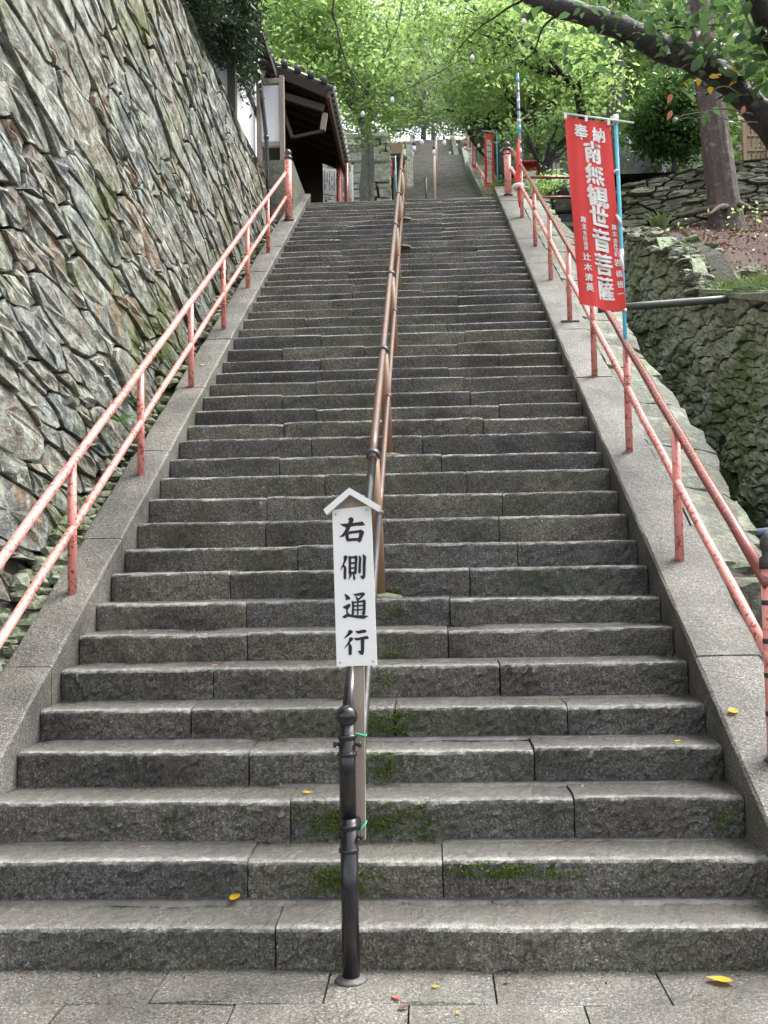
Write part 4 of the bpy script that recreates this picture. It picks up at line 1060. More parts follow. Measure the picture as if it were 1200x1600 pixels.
for Y in np.arange(GY0+.1, GY1, .24):                # rolls running down to the eave
    a, b = rp(-.03, Y, .13), rp(1, Y, .16); m = MB(); m.tube([a, b], .055, 10); m.build('roof_tile', M['tile'], gr, True)
    m = MB(); c = rp(-.035, Y, .13); m.tube([c, (c[0]+.02, c[1], c[2]-.01)], .06, 10); m.build('eave_tile', M['palestone'], gr, True)  # tile ends coloured pale for the light caught on their faces
for Y in np.arange(GY0+.25, GY1, .42): m = MB(); m.beam(rp(0.01, Y, -.05), rp(.98, Y, -.05), .06, .09); m.build('rafter', M['darkwood'], gr)
m = MB(); m.beam(rp(.02, GY0-.03, -.05), rp(1, GY0-.03, -.05), .07, .2); m.build('verge_board', M['darkwood'], gr)
m = MB(); m.beam(rp(.015, GY0, -.06), rp(.015, GY1, -.06), .07, .14); m.build('eave_board', M['eavewood'], gr)
m = MB(); m.box(-3.7, -2.55, 13.2, 19, 8.1, 11.2); m.build('side_wall', M['darkwood'], gr)  # shade of the unlit interior put into this wall's dark colour
m = MB(); m.box(-3.7, -1.9, 17.75, 17.85, 8.2, 11.0); m.build('back_screen', M['darkwood'], gr)
a, b = at(432, 147, 14.1), at(506, 170, 14.1); m = MB(); m.beam(a, b, .09, .13); m.build('tie_beam', M['greywood'], gr)
a, b = at(508, 178, 14.2), at(504, 204, 14.2); m = MB(); m.beam(a, b, .10, .10); m.build('king_post', M['wood'], gr)
a, b = at(456, 215, 14.2), at(507, 204, 14.2); m = MB(); m.beam(a, b, .05, .05); m.build('bar', M['greywood'], gr)
a, b = at(440, 165, 14.2), at(457, 216, 14.2); m = MB(); m.beam(a, b, .07, .10); m.build('brace', M['greywood'], gr)
for px in (530, 541.5):
    a, b = at(px, 318, 17.3), at(px, 256, 17.3); m = MB(); m.tube([(a[0], a[1], 8.3), (b[0], b[1], b[2])], .066 if px < 535 else .058, 14); m.build('post', M['red'] if px < 535 else M['redworn'], gr, True)
ib = thing('information_board', 'white information board of dense vertical writing under the gate roof', 'information board')
def ibp(px, py): return at(px, py, 18.4)
a, b, c, d = ibp(493, 261), ibp(548, 268), ibp(548, 307), ibp(493, 299)
v = [a, b, c, d]; v = [(p[0], p[1], p[2]) for p in v]+[(p[0], p[1]+.03, p[2]) for p in v]
obj('panel', v, [(3, 2, 1, 0), (4, 5, 6, 7), (0, 1, 5, 4), (1, 2, 6, 5), (2, 3, 7, 6), (3, 0, 4, 7)], M['white'], ib)
m = MB()
for k in range(13):
    s = .07+.066*k
    n = 16 if k % 4 else 9
    for q in range(n):
        if rs.random() < .12: continue
        t_ = .10+.8*q/16+(.0 if k % 4 else .08); p = a+(b-a)*s; e = d+(c-d)*s; z = p+(e-p)*t_
        m.box(z[0]-.011, z[0]+.011, z[1]-.006, z[1]-.001, z[2]-.011, z[2]+.008)
m.build('lettering', M['steel'], ib)['kind'] = 'stuff'
for px in (491.5, 550): q0, q1 = ibp(px, 258), ibp(px, 313); m = MB(); m.tube([(q1[0], q1[1], 8.3), (q0[0], q0[1], q0[2])], .028, 8); m.build('leg', M['rod'], ib, True)
m = MB(); m.tube([ibp(491, 301), ibp(550, 309)], .02, 8); m.build('lower_rail', M['rod'], ib, True)

# ------------------------------------------------------------------ far left masonry and shelter
fw = thing('terrace_wall', 'bright coursed stone terrace wall behind the information board', 'stone wall')
rs = np.random.default_rng(61); z = 8.2
while z < 13.2:
    h = rs.uniform(.13, .30); x = -3.4
    while x < -.55:
        wd = rs.uniform(.25, .9); x1 = min(x+wd, -.5)
        v, f = bevel_box((x1-x-.015, .5, h-.018), .035); v = np.array(v)+rs.normal(0, .018, (len(v), 3))+np.array(((x+x1)/2, 22.2+.16*(z-8)*.3+rs.normal(0, .03), z+h/2))
        obj('stone', v, f, M['palestone'], fw, rnd=rs.random()); x = x1
    z += h
m = MB(); m.box(-3.4, -.56, 22.3, 24, 8.1, 13.1); m.build('core', M['dark'], fw)
sh = thing('shelter', 'small brown box shelter above the little red banner left of the upper flight', 'shelter')
c0, c1 = at(590, 246, 24.6), at(629, 226, 24.6)
m = MB(); m.box(c0[0], c1[0], 24.4, 25.6, c0[2], c1[2], .02); m.build('roof', M['bamboo'], sh)
m = MB(); m.box(c0[0]+.03, c1[0]-.3, 24.9, 25.5, 8.3, c0[2]-.002); m.build('wall', M['darkwood'], sh)
for px in (597, 622): q = at(px, 246, 24.55); m = MB(); m.box(q[0]-.04, q[0]+.04, 24.5, 24.6, 8.3, q[2]-.002); m.build('post', M['darkwood'], sh)
for px, p1, p2, Y, lab in ((640, 226, 262, 34, 'white stone pillar at the left edge of the upper flight'), (737, 236, 273, 43, 'white stone pillar under the thin far banners')):
    q0, q1 = at(px, p2, Y), at(px, p1, Y); t = thing('stone_pillar', lab, 'pillar')
    m = MB(); m.box(q0[0]-.13, q0[0]+.13, Y-.13, Y+.13, q0[2]-.8, q1[2], .02); m.build('shaft', M['palestone'], t); m = MB(); m.box(q0[0]-.16, q0[0]+.16, Y-.16, Y+.16, q1[2]-.004, q1[2]+.1, .03); m.build('cap', M['palestone'], t)
ur = thing('upper_handrail', 'thin pale handrail up the middle of the distant flight', 'handrail')
m = MB(); q = at(680, 312, 26.5); q1 = at(677.5, 250, 34); q2 = at(683, 212, 42); m.tube([(q[0], q[1], q[2]), q1, q2], .032, 8); m.build('rail', M['palered'], ur, True)
for (px, pa, pb_, Y) in ((666, 278, 313, 26), (680, 240, 312, 26.5), (682.5, 213, 262, 40)):
    q0, q1 = at(px, pb_, Y), at(px, pa, Y); m = MB(); m.tube([(q0[0], Y, q0[2]-.9), (q0[0], Y, q1[2])], .038, 8); p = m.build('post', M['ring'] if px == 666 else M['palered'], ur, True)
urr = thing('upper_handrail', 'red handrail at the right edge of the distant flight, behind the second banner', 'handrail')
for dz in (0, -.45):
    q0, q1 = np.array((2.75, 21, 10.1)), np.array((2.75, 42.5, 20.9)); m = MB(); m.tube([q0+np.array((0, 0, dz)), q1+np.array((0, 0, dz))], .045, 8); m.build('rail', M['red'], urr, True)
for Y in np.arange(21, 42.6, 2.1): z = 9.1+(Y-21)*.502; m = MB(); m.tube([(2.75, Y, z-.4), (2.75, Y, z+1.0)], .045, 8); m.build('post', M['red'], urr, True)

# ------------------------------------------------------------------ right: monument, fence, hut, lantern, pipes
mo = boulder('stone_monument', 'tall blue-grey standing stone behind the red banner', tuple(at(1012, 262, 14.2)), 1.0, (.52, .3, 1.1), M['bluestone'], 91, cat='monument')
bf = thing('bamboo_fence', 'light brown slatted fence at the top right behind the cedar trunk', 'fence')
for k in range(16):
    px = 1163+k*7; q0, q1 = at(px, 240+.1*k, 13.6), at(px, 189-.05*k, 13.6); m = MB(); m.box(q0[0]-.028, q0[0]+.028, 13.58, 13.60, q0[2]-.15, q1[2], .004); m.build('slat', M['bamboo'], bf)
for py in (192, 212, 235):
    q0, q1 = at(1155, py+.5, 13.56), at(1275, py-1, 13.56); m = MB(); m.beam(q0, q1, .03, .035); m.build('rail', M['bamboo'], bf)
for px in (1101, 1164, 1201): q0, q1 = at(px, 245, 13.52), at(px, 172 if px > 1180 else 186, 13.52); m = MB(); m.box(q0[0]-.035, q0[0]+.035, 13.49, 13.555, q0[2]-.3, q1[2], .005); m.build('post', M['bamboo'], bf)
hu = thing('shrine_hut', 'small bright red shrine hut beyond the right newel post', 'hut')
c0, c1 = at(817, 290, 18.5), at(838, 252, 18.5)
m = MB(); m.box(c0[0], c1[0], 18.3, 19.2, 8.3, c1[2]-.12); m.build('wall', M['hut'], hu)
xm = (c0[0]+c1[0])/2
v = [(c0[0]-.12, 18.1, c1[2]-.16), (c1[0]+.12, 18.1, c1[2]-.16), (c1[0]+.12, 19.4, c1[2]-.16), (c0[0]-.12, 19.4, c1[2]-.16), (c0[0]-.05, 18.7, c1[2]+.12), (c1[0]+.05, 18.7, c1[2]+.12)]
obj('roof', v, [(0, 1, 5, 4), (2, 3, 4, 5), (1, 2, 5), (3, 0, 4), (3, 2, 1, 0)], M['hut'], hu)
m = MB(); m.box(c0[0]-.03, c1[0]-.05, 18.26, 18.29, c1[2]-.75, c1[2]-.32); m.build('white_band', M['letter'], hu)
for k, px in enumerate((829, 833, 836.5, 840, 866, 872)):
    q = at(px, 290 if k < 4 else 268, 17.2); t = thing('offering_slip', 'narrow white prayer slip on a stick beside the red shrine hut', 'prayer slip', group='white prayer slips on sticks by the shrine hut')
    m = MB(); m.box(q[0]-.03, q[0]+.03, 17.18, 17.2, q[2]-.28, q[2]+.18, .004); m.build('slip', M['letter'], t); m = MB(); m.box(q[0]-.01, q[0]+.01, 17.201, 17.22, 8.2, q[2]+.2); m.build('stick', M['wood'], t)
sl_ = thing('stone_lantern', 'squat mushroom-capped stone lantern behind the level red railing', 'stone lantern')
q = at(884, 300, 13.9)
m = MB(); m.add(*lathe([(.06, -.22), (.36, -.10), (.40, -.04), (.37, .06), (.2, .13), (.05, .16)], q, 18)); m.build('cap', M['bluestone'], sl_, True)
m = MB(); m.box(q[0]-.26, q[0]+.26, 13.64, 14.16, q[2]-.46, q[2]-.18, .03); m.build('light_box', M['edging'], sl_)
m = MB(); m.box(q[0]-.20, q[0]+.24, 13.70, 14.10, 7.0, q[2]-.45, .03); m.build('base', M['bluestone'], sl_)
ja = MB(); ja.add(*lathe([(.05, 0), (.075, .05), (.07, .10), (.035, .13), (.04, .17), (.03, .2)], (q[0]-.03, q[1], q[2]+.15), 12))
tag(ja.build('jar', M['bluepipe'], None, True), 'small blue-grey jar standing on the lantern cap', 'jar')
ip = thing('iron_pipe', 'grey iron pipe spanning the ditch from the banner pole to the bank', 'pipe')
a, b = at(935, 483, 6.3), at(1168, 465, 6.35); m = MB(); m.tube([a, (a*2+b)/3, (a+2*b)/3, b], .042, 14); m.build('pipe', M['steel'], ip, True)
bp = thing('water_pipe', 'thin blue-grey plastic pipe crossing the ditch at the right edge', 'pipe')
a, b = at(1168, 833, 3.0), at(1260, 824, 3.1); m = MB(); m.tube([a, b], .026, 12); m.build('pipe', M['bluepipe'], bp, True)
m = MB(); m.tube([a+(b-a)*.0, a+(b-a)*.04], .031, 12); m.build('coupling', M['bluepipe'], bp, True)
for Y, s_, r, sq, sd, lab in ((7.15, .10, .30, (1.5, .8, .42), 51, 'pale lichened flat boulder, largest on the leafy bank'), (6.9, .03, .17, (1, .8, .6), 52, 'small angular boulder just above the iron pipe'),
                           (8.3, .10, .22, (1.4, .8, .4), 53, 'dark flat boulder at the left end of the leafy bank'), (7.0, .22, .22, (1.5, .8, .4), 54, 'half buried flat stone right of the pale lichened boulder')):
    boulder('boulder', lab, tuple(bank(Y, s_)), r, sq, M['slabrock'], sd)
bank_rub = MB(); rs = np.random.default_rng(121)
for _ in range(420):
    Y = rs.uniform(6.9, 9.8) if rs.random() < .6 else rs.uniform(7.0, 7.9); q_ = bank(Y, abs(rs.normal(0, .07)))+np.array((rs.uniform(-.2, .05), 0, rs.uniform(-.03, .03))); r = rs.uniform(.05, .13)
    v, f = pebble(q_-np.array((0, 0, .02)), r*.8, rs, (1.5, .9, .5), 6); bank_rub.add(v, f, rs.random())
tag(bank_rub.build('rubble', M['slabrock']), kind='stuff', label='loose broken stones on the crumbled edge of the leafy bank')

# ------------------------------------------------------------------ foliage
def leaves(name, C, L, mat, parent, up=(0, 0, 1), spread=.75, width=.5, fold=.25, rs=None, rnd=None, droop=.2, tri6=False):
    """C: (N,3) leaf bases, L: (N,) lengths"""
    N = len(C); rs = rs or np.random.default_rng(1)
    nrm = np.tile(np.array(up, float), (N, 1))+rs.normal(0, spread, (N, 3)); nrm /= np.linalg.norm(nrm, axis=1)[:, None]
    d = rs.normal(0, 1, (N, 3)); d -= (d*nrm).sum(1)[:, None]*nrm; d /= np.linalg.norm(d, axis=1)[:, None]
    d[:, 2] -= droop; d /= np.linalg.norm(d, axis=1)[:, None]
    s = np.cross(d, nrm); s /= np.linalg.norm(s, axis=1)[:, None]; n2 = np.cross(s, d)
    L_ = L[:, None]; wd = width*L_*.5
    if not tri6:
        b = C; t = C+d*L_; l = C+d*L_*.45+s*wd+n2*wd*fold; r = C+d*L_*.45-s*wd+n2*wd*fold
        V = np.stack((b, l, t, r), 1).reshape(-1, 3); base = np.arange(N)[:, None]*4
        F = np.concatenate((base+np.array([0, 2, 1]), base+np.array([0, 3, 2])), 1).reshape(-1, 3); per = 4
    else:
        b = C; m1 = C+d*L_*.33; l1 = m1+s*wd*.9+n2*wd*fold; r1 = m1-s*wd*.9+n2*wd*fold
        m2 = C+d*L_*.66-n2*L_*.06; l2 = m2+s*wd*.75+n2*wd*fold; r2 = m2-s*wd*.75+n2*wd*fold; t = C+d*L_-n2*L_*.16
        V = np.stack((b, l1, m1, r1, l2, m2, r2, t), 1).reshape(-1, 3); base = np.arange(N)[:, None]*8
        F = np.concatenate([base+np.array(q) for q in ((0, 2, 1), (0, 3, 2), (1, 2, 5), (1, 5, 4), (2, 3, 6), (2, 6, 5), (4, 5, 7), (5, 6, 7))], 1).reshape(-1, 3); per = 8
    rr = rnd if rnd is not None else rs.random(N)
    return obj_np(name, V, F, 3, mat, parent, np.repeat(rr, per))

def cluster_pts(blobs, ncl, per, rad, rs, shell=.45, flat=.35):
    """leaf positions in sprays spread through ellipsoids; returns points and a per-leaf random"""
    vol = np.array([b[3]*b[4]*b[5] for b in blobs]); vol = vol/vol.sum(); C = []; Rn = []; centers = []
    for b, w_ in zip(blobs, vol):
        k = max(3, int(ncl*w_)); d = rs.normal(0, 1, (k, 3)); d /= np.linalg.norm(d, axis=1)[:, None]
        r = (shell**3+(1-shell**3)*rs.random(k))**(1/3); c = d*r[:, None]*np.array(b[3:6])+np.array(b[:3]); centers.append(c)
        for q in c:
            n = rs.poisson(per); o = rs.normal(0, 1, (n, 3))*np.array((rad, rad, rad*flat)); ax = rs.normal(0, .45, 2); o[:, 2] += ax[0]*o[:, 0]+ax[1]*o[:, 1]
            C.append(q+o); Rn.append(np.clip(rs.random()*.6+rs.random(n)*.4, 0, 1))
    return np.vstack(C), np.concatenate(Rn), np.vstack(centers)

def limb(p, q, r0, r1, rs, n=6, wob=.08, sag=0):
    p, q = np.array(p, float), np.array(q, float); L = np.linalg.norm(q-p); pts = []; rad = []
    for i in range(n+1):
        t = i/n; o = rs.normal(0, wob*L*.3, 3)*math.sin(math.pi*t); a = p+(q-p)*t+o; a[2] += sag*L*math.sin(math.pi*t); pts.append(a); rad.append(r0+(r1-r0)*t)
    return pts, rad

def tree(name, label, base, fork, r0, blobs, ncl, per, crad, leaf, mat, bark, seed, nlimb=7, limbs=(), group=None, spread=.75, flat=.35, shell=.45, droop=.2, width=.5, bare=False):
    rs = np.random.default_rng(seed); t = thing(name, label, 'tree', group=group)
    base, fork = np.array(base, float), np.array(fork, float)
    pts, rad = limb(base-np.array((0, 0, .3)), fork, r0*1.15, r0*.62, rs, 8, .05); rad[0] = r0*1.6; rad[1] = r0*1.15
    m = MB(); m.tube(pts, rad, 12); m.build('trunk', bark, t, True)
    C, Rn, cen = cluster_pts(blobs, ncl, per, crad, rs, shell, flat)
    pick = cen[rs.choice(len(cen), min(nlimb, len(cen)), replace=False)] if nlimb else []
    for q in pick:
        pts, rad = limb(fork-np.array((0, 0, .1)), q, r0*.42, r0*.06, rs, 6, .12, .06); m = MB(); m.tube(pts, rad, 7)
        for e in range(3):
            k = rs.integers(2, 5); q2 = cen[np.argsort(((cen-pts[k])**2).sum(1))[rs.integers(0, 4)]]; p2, r2 = limb(pts[k], q2, rad[k]*.55, .006, rs, 4, .12); m.tube(p2, r2, 5)
        m.build('branch', bark, t, True)
    L = leaf*np.clip(rs.normal(1, .25, len(C)), .5, 1.7)
    leaves('crown', C, L, mat, t, spread=spread, rs=rs, rnd=Rn, droop=droop, width=width)
    return t

P3 = lambda px, py, Y: tuple(at(px, py, Y))
# A: bright tree at the left of the landing
def blob(px, py, Y, r, k=(1, 1, 1)): c = at(px, py, Y); return (c[0], c[1], c[2], r*k[0], r*k[1], r*k[2])
tree('leafy_tree', 'bright yellow-green tree with a leaning grey trunk left of the upper flight', (at(592, 313, 20)[0], 20.0, 8.3), P3(570, 190, 20), .22,
     [blob(545, 60, 20, 1.6, (1.25, 1, .9)), blob(470, 120, 19, 1.1, (1.1, 1, .6)), blob(600, 145, 18.6, .85, (1.0, .8, .8)), blob(608, 188, 18.2, .52, (1.1, 1, .6)), blob(560, 178, 18.4, .5, (1.2, 1, .6)), blob(555, 120, 18.6, .8, (1, .8, .9)), blob(640, 110, 18.6, .5), blob(470, 20, 20, 1.3)],
     430, 40, .24, .13, M['leaf_bright'], M['greybark'], 101, 9, spread=.7)
tree('leafy_tree', 'bright yellow-green tree behind the gate roof, left of the leaning trunk', (-4.2, 24, 8.3), (-3.8, 24, 12.5), .2,
     [blob(440, 60, 24, 2.1, (1.1, 1, 1.2)), blob(500, 110, 24, 1.5)], 230, 38, .32, .14, M['leaf_bright'], M['greybark'], 102, 7)
# B: pale feathery tree above the upper flight
tree('pale_tree', 'pale grey-green feathery tree leaning over the top of the distant flight', (4.0, 36, 17.5), P3(740, 215, 36), .3,
     [blob(690, 120, 36, 1.9, (1.4, 1, .9)), blob(640, 160, 36, 1.3, (1.0, 1, .9)), blob(735, 165, 36, 1.2)],
     380, 46, .30, .15, M['leaf_pale'], M['darkbark'], 103, 9, width=.34, spread=.9)
# C: trees right of the landing
tree('leafy_tree', 'bright green tree with a dark curved trunk beyond the red hut', P3(846, 292, 19.5), P3(838, 215, 19), .13,
     [blob(800, 110, 19, 1.5, (1.3, 1, .7)), blob(740, 110, 18, .9, (1.2, 1, .6)), blob(870, 130, 19, 1.1, (1.1, 1, .6)), blob(835, 60, 19, 1.5, (1.3, 1, .7))],
     330, 36, .26, .12, M['leaf_bright'], M['darkbark'], 104, 9)
tree('leafy_tree', 'mid green tree overhanging the stairs between the landing and the near dark bough', P3(950, 280, 17), P3(900, 130, 16), .15,
     [blob(720, 25, 15, 1.0, (1.3, 1, .6)), blob(800, 55, 15, 1.0, (1.2, 1, .5)), blob(880, 90, 15.5, .9, (1.2, 1, .6)), blob(650, 30, 16, .8, (1.2, 1, .7)), blob(930, 130, 16, .7)],
     220, 32, .24, .115, M['leaf_bright'], M['darkbark'], 105, 10)
tree('small_tree', 'small crooked many-stemmed tree behind the level red railing', P3(852, 300, 16.5), P3(848, 258, 16.5), .12,
     [blob(850, 215, 17, .6, (1.5, 1, .7)), blob(885, 200, 17, .5), blob(815, 215, 17, .4)], 70, 24, .2, .11, M['leaf_mid'], M['darkbark'], 106, 8)
tree('hedge_tree', 'low dark green tree closing the top of the distant stairs', P3(735, 195, 76), P3(725, 165, 76), .2,
     [blob(640, 158, 76, 2.2, (1.3, 1, .7)), blob(700, 142, 78, 2.4, (1.3, 1, .7)), blob(770, 180, 70, 2.4, (1.2, 1, .9)), blob(596, 190, 60, 1.6), blob(670, 140, 76, 3), blob(640, 190, 83, 1.7, (1.5, 1, .6)), blob(700, 188, 83, 1.7, (1.5, 1, .6)), blob(740, 192, 80, 1.5)], 420, 40, .45, .26, M['leaf_mid'], M['darkbark'], 107, 5)
tree('leaning_tree', 'dark crooked tree leaning over the right edge of the distant flight', P3(800, 270, 30), P3(745, 190, 31), .26,
     [blob(745, 160, 31, 1.1, (1.3, 1, .6)), blob(712, 172, 32, .8, (1.4, 1, .35)), blob(790, 190, 31, .9)], 170, 40, .25, .14, M['leaf_mid'], M['darkbark'], 108, 8)
# grey trunks standing behind the banner
for k, (px, wpx, lab) in enumerate(((876, 34, 'thick pale grey trunk just left of the banner top'), (962, 28, 'grey trunk partly hidden behind the banner cross rod'))):
    q0, q1 = at(px, 300, 21), at(px-4, 40, 21); t = thing('old_tree', lab, 'tree'); r = wpx/1550*25/2; rs = np.random.default_rng(130+k)
    pts, rad = limb((q0[0], 21, 8.0), (q1[0], 21, 17), r*1.15, r*.75, rs, 8, .02); m = MB(); m.tube(pts, rad, 14); m.build('trunk', M['greybark'], t, True)
    C, Rn, cen = cluster_pts([(q1[0], 21.5, 18, 2.6, 2.2, 2.2)], 200, 36, .35, rs)
    for q in cen[:7]: p2, r2 = limb((q1[0], 21, 16), q, r*.3, .02, rs); m = MB(); m.tube(p2, r2, 7); m.build('branch', M['greybark'], t, True)
    leaves('crown', C, .15*np.ones(len(C)), M['leaf_mid'], t, rs=rs, rnd=Rn)
# cedar on the bank
ce = thing('cedar_tree', 'thick reddish-grey cedar trunk rising from the leafy bank', 'tree')
b0 = np.array(at(1143, 338, 11.3)); b1 = np.array(at(1103, 40, 11.6)); b2 = b1+(b1-b0)*.9; rs = np.random.default_rng(140)
v = []; f = []; nn = 54; levels = 22
for i in range(levels):
    t_ = i/(levels-1); c = b0+np.array((0, 0, -.9))+(b2-b0)*t_; r = .235-.06*t_+.16*math.exp(-max(0, t_-.06)*20)
    for k in range(nn):
        a = 2*math.pi*k/nn; rr = r*(1+.05*math.sin(5*a+1+t_*2)+.045*math.sin(11*a+3*t_+1.3*math.sin(t_*9))+.05*(abs(math.sin(8.5*a+1.2*math.sin(t_*14)))-.5)+.018*rs.normal()+(.25*max(0, math.sin(3*a+.5))*math.exp(-t_*18))); v.append((c[0]+rr*math.cos(a), c[1]+rr*math.sin(a), c[2]))
for i in range(levels-1):
    for k in range(nn): f.append((i*nn+k, i*nn+(k+1) % nn, (i+1)*nn+(k+1) % nn, (i+1)*nn+k))
obj('trunk', v, f, M['bark'], ce, True)
C, Rn, cen = cluster_pts([(b2[0], b2[1], b2[2]+1.5, 1.6, 1.6, 2.4)], 220, 34, .3, rs); leaves('crown', C, .16*np.ones(len(C)), M['leaf_dark'], ce, rs=rs, rnd=Rn, width=.3)
for q in cen[:8]: p2, r2 = limb(b2-np.array((0, 0, .6)), q, .06, .01, rs); m = MB(); m.tube(p2, r2, 6); m.build('branch', M['bark'], ce, True)
for k, (dx, dy, L) in enumerate(((-.5, -.6, .9), (-.9, -.15, 1.0), (.3, -.7, .8))):
    pts = []; rad = []
    for i in range(6):
        t_ = i/5; x = b0[0]+dx*(.25+t_*L); y = b0[1]+dy*(.25+t_*L); pts.append((x, y, b0[2]+.10-.42*t_*L*abs(dy)-.05*t_+.03*math.sin(5*t_+k))); rad.append(.055*(1-.75*t_))
    m = MB(); m.tube(pts, rad, 8); m.build('root', M['bark'], ce, True)

# near dark bough over the right side
ct = thing('cherry_tree', 'near tree whose dark wet bough arches across the top right corner', 'tree')
rs = np.random.default_rng(150)
path = [(760, -45, 5.2, .045), (820, -10, 4.9, .065), (880, 14, 4.6, .09), (955, 38, 4.4, .105), (1020, 68, 4.2, .108), (1090, 94, 4.1, .105), (1140, 130, 4.1, .10), (1178, 168, 4.1, .11), (1230, 222, 4.15, .15), (1285, 330, 4.25, .2), (1330, 470, 4.4, .24), (1350, 560, 4.5, .30)]
pts = [at(a, b, c) for a, b, c, r in path]; m = MB(); fine = []; fr = []
for i in range(len(pts)-1):
    for s in np.linspace(0, 1, 5)[:-1]:
        p0_, p1_, p2_, p3_ = pts[max(0, i-1)], pts[i], pts[i+1], pts[min(len(pts)-1, i+2)]
        fine.append(.5*((2*p1_)+(-p0_+p2_)*s+(2*p0_-5*p1_+4*p2_-p3_)*s*s+(-p0_+3*p1_-3*p2_+p3_)*s**3)+rs.normal(0, .008, 3)); fr.append((path[i][3]*(1-s)+path[i+1][3]*s)*(1+rs.normal(0, .04)))
fine.append(pts[-1]); fr.append(path[-1][3]); m.tube(fine, fr, 14); trunk = m.build('trunk', M['darkbark'], ct, True)
def bough(name, pp, r0, r1, mat=None):
    q = [np.array(at(*p)) for p in pp]; out = []; rad = []; n = len(q)
    for i in range(n-1):
        for s in np.linspace(0, 1, 5)[:-1]:
            a0, a1, a2, a3 = q[max(0, i-1)], q[i], q[i+1], q[min(n-1, i+2)]
            out.append(.5*((2*a1)+(-a0+a2)*s+(2*a0-5*a1+4*a2-a3)*s*s+(-a0+3*a1-3*a2+a3)*s**3)+rs.normal(0, .004, 3)); rad.append(r0+(r1-r0)*(i+s)/(n-1))
    out.append(q[-1]); rad.append(r1); m = MB(); m.tube(out, rad, 7); m.build(name, mat or M['darkbark'], ct, True); return out
bough('bough', [(1270, 300, 4.25), (1235, 120, 4.0), (1205, 50, 3.8), (1170, -40, 3.6)], .13, .08)
bough('twig', [(1180, 180, 4.05), (1130, 170, 3.9), (1090, 176, 3.8), (1054, 181, 3.7)], .008, .003, M['greybark'])
bough('twig', [(1185, 192, 4.05), (1140, 186, 3.9), (1095, 184, 3.85), (1060, 186, 3.8)], .006, .003, M['greybark'])
bough('twig', [(1188, 70, 3.8), (1172, 40, 3.8), (1160, 5, 3.9), (1150, -40, 3.9)], .016, .008, M['greybark'])
bough('twig', [(1160, 150, 4.0), (1130, 135, 3.9), (1100, 145, 3.9), (1068, 140, 3.9)], .007, .003, M['greybark'])
bough('twig', [(955, 68, 4.4), (985, 58, 4.2), (1040, 45, 4.1), (1085, 42, 4.0), (1130, 38, 4)], .012, .005)
bough('twig', [(880, 20, 4.6), (850, 40, 4.8), (835, 80, 5), (800, 105, 5.2), (760, 120, 5.4)], .012, .003)
bough('twig', [(825, -5, 4.9), (790, 15, 5), (740, 50, 5.3), (700, 100, 5.6)], .014, .003)
bough('hanging_branch', [(540, -60, 6.0), (521, 0, 6.0), (530, 60, 6.1), (545, 105, 6.2), (580, 150, 6.3), (602, 170, 6.4)], .014, .004)
bough('twig', [(545, 105, 6.2), (520, 118, 6.2), (497, 121, 6.3)], .006, .003)
bough('twig', [(632, -20, 6), (622, 40, 6.1), (602, 85, 6.2)], .007, .003)
bough('twig', [(760, -40, 5.3), (690, -60, 5.6), (600, -75, 5.9), (540, -60, 6.0)], .035, .014)
def near_cluster(px, py, Y, n, rp, L): 
    c = np.array(at(px, py, Y)); return c+rs.normal(0, 1, (n, 3))*np.array((rp, rp, rp*.35)), L*np.clip(rs.normal(1, .22, n), .5, 1.5)
Cs = []; Ls = []
for (px, py, Y, n, rp, L) in ((1060, 30, 4.2, 46, .32, .11), (1130, 60, 4.0, 50, .30, .115), (1180, 90, 3.9, 40, .25, .12), (1170, 20, 3.9, 46, .28, .115), (1100, 5, 4.2, 46, .3, .11), (1020, 10, 4.4, 34, .3, .10), (1140, 118, 3.95, 24, .2, .12), (960, 45, 4.1, 16, .18, .11),
                              (1020, 62, 4.0, 16, .16, .11), (880, 55, 4.4, 14, .2, .10), (850, 100, 4.8, 12, .22, .10), (1190, 140, 3.9, 18, .16, .12), (930, -10, 4.6, 30, .3, .1), (700, 60, 5.5, 10, .25, .06), (770, 70, 5.2, 14, .25, .065), (1095, 85, 3.9, 12, .14, .12), (560, 60, 6.1, 12, .3, .055), (580, 140, 6.3, 14, .2, .055), (640, -20, 6, 30, .4, .06), (520, -30, 6, 24, .3, .06), (750, -10, 5.4, 24, .3, .065), (830, 30, 4.9, 16, .2, .1)):
    c, l = near_cluster(px, py, Y, int(n*1.7), rp*1.15, L*.93); Cs.append(c); Ls.append(l)
leaves('crown', np.vstack(Cs), np.concatenate(Ls), M['leaf_near'], ct, spread=.55, width=.62, rs=rs, tri6=True)
yl = [(1066, 128), (1090, 122), (1107, 120), (1127, 118), (1138, 114), (1152, 127), (1145, 98), (1148, 104), (1110, 135)]
leaves('yellow_leaves', np.array([at(a, b, 3.85) for a, b in yl]), np.full(len(yl), .085), M['leaf_yellow'], ct, up=(0, -.8, .5), spread=.3, width=.65, rs=rs, tri6=True)
pk = [(1050, 172), (1050, 146), (1164, 165)]
leaves('pink_leaves', np.array([at(a, b, 3.8) for a, b in pk]), np.full(len(pk), .085), M['leaf_pink'], ct, up=(0, -1, 0), spread=.2, width=.55, rs=rs, droop=2, tri6=True)

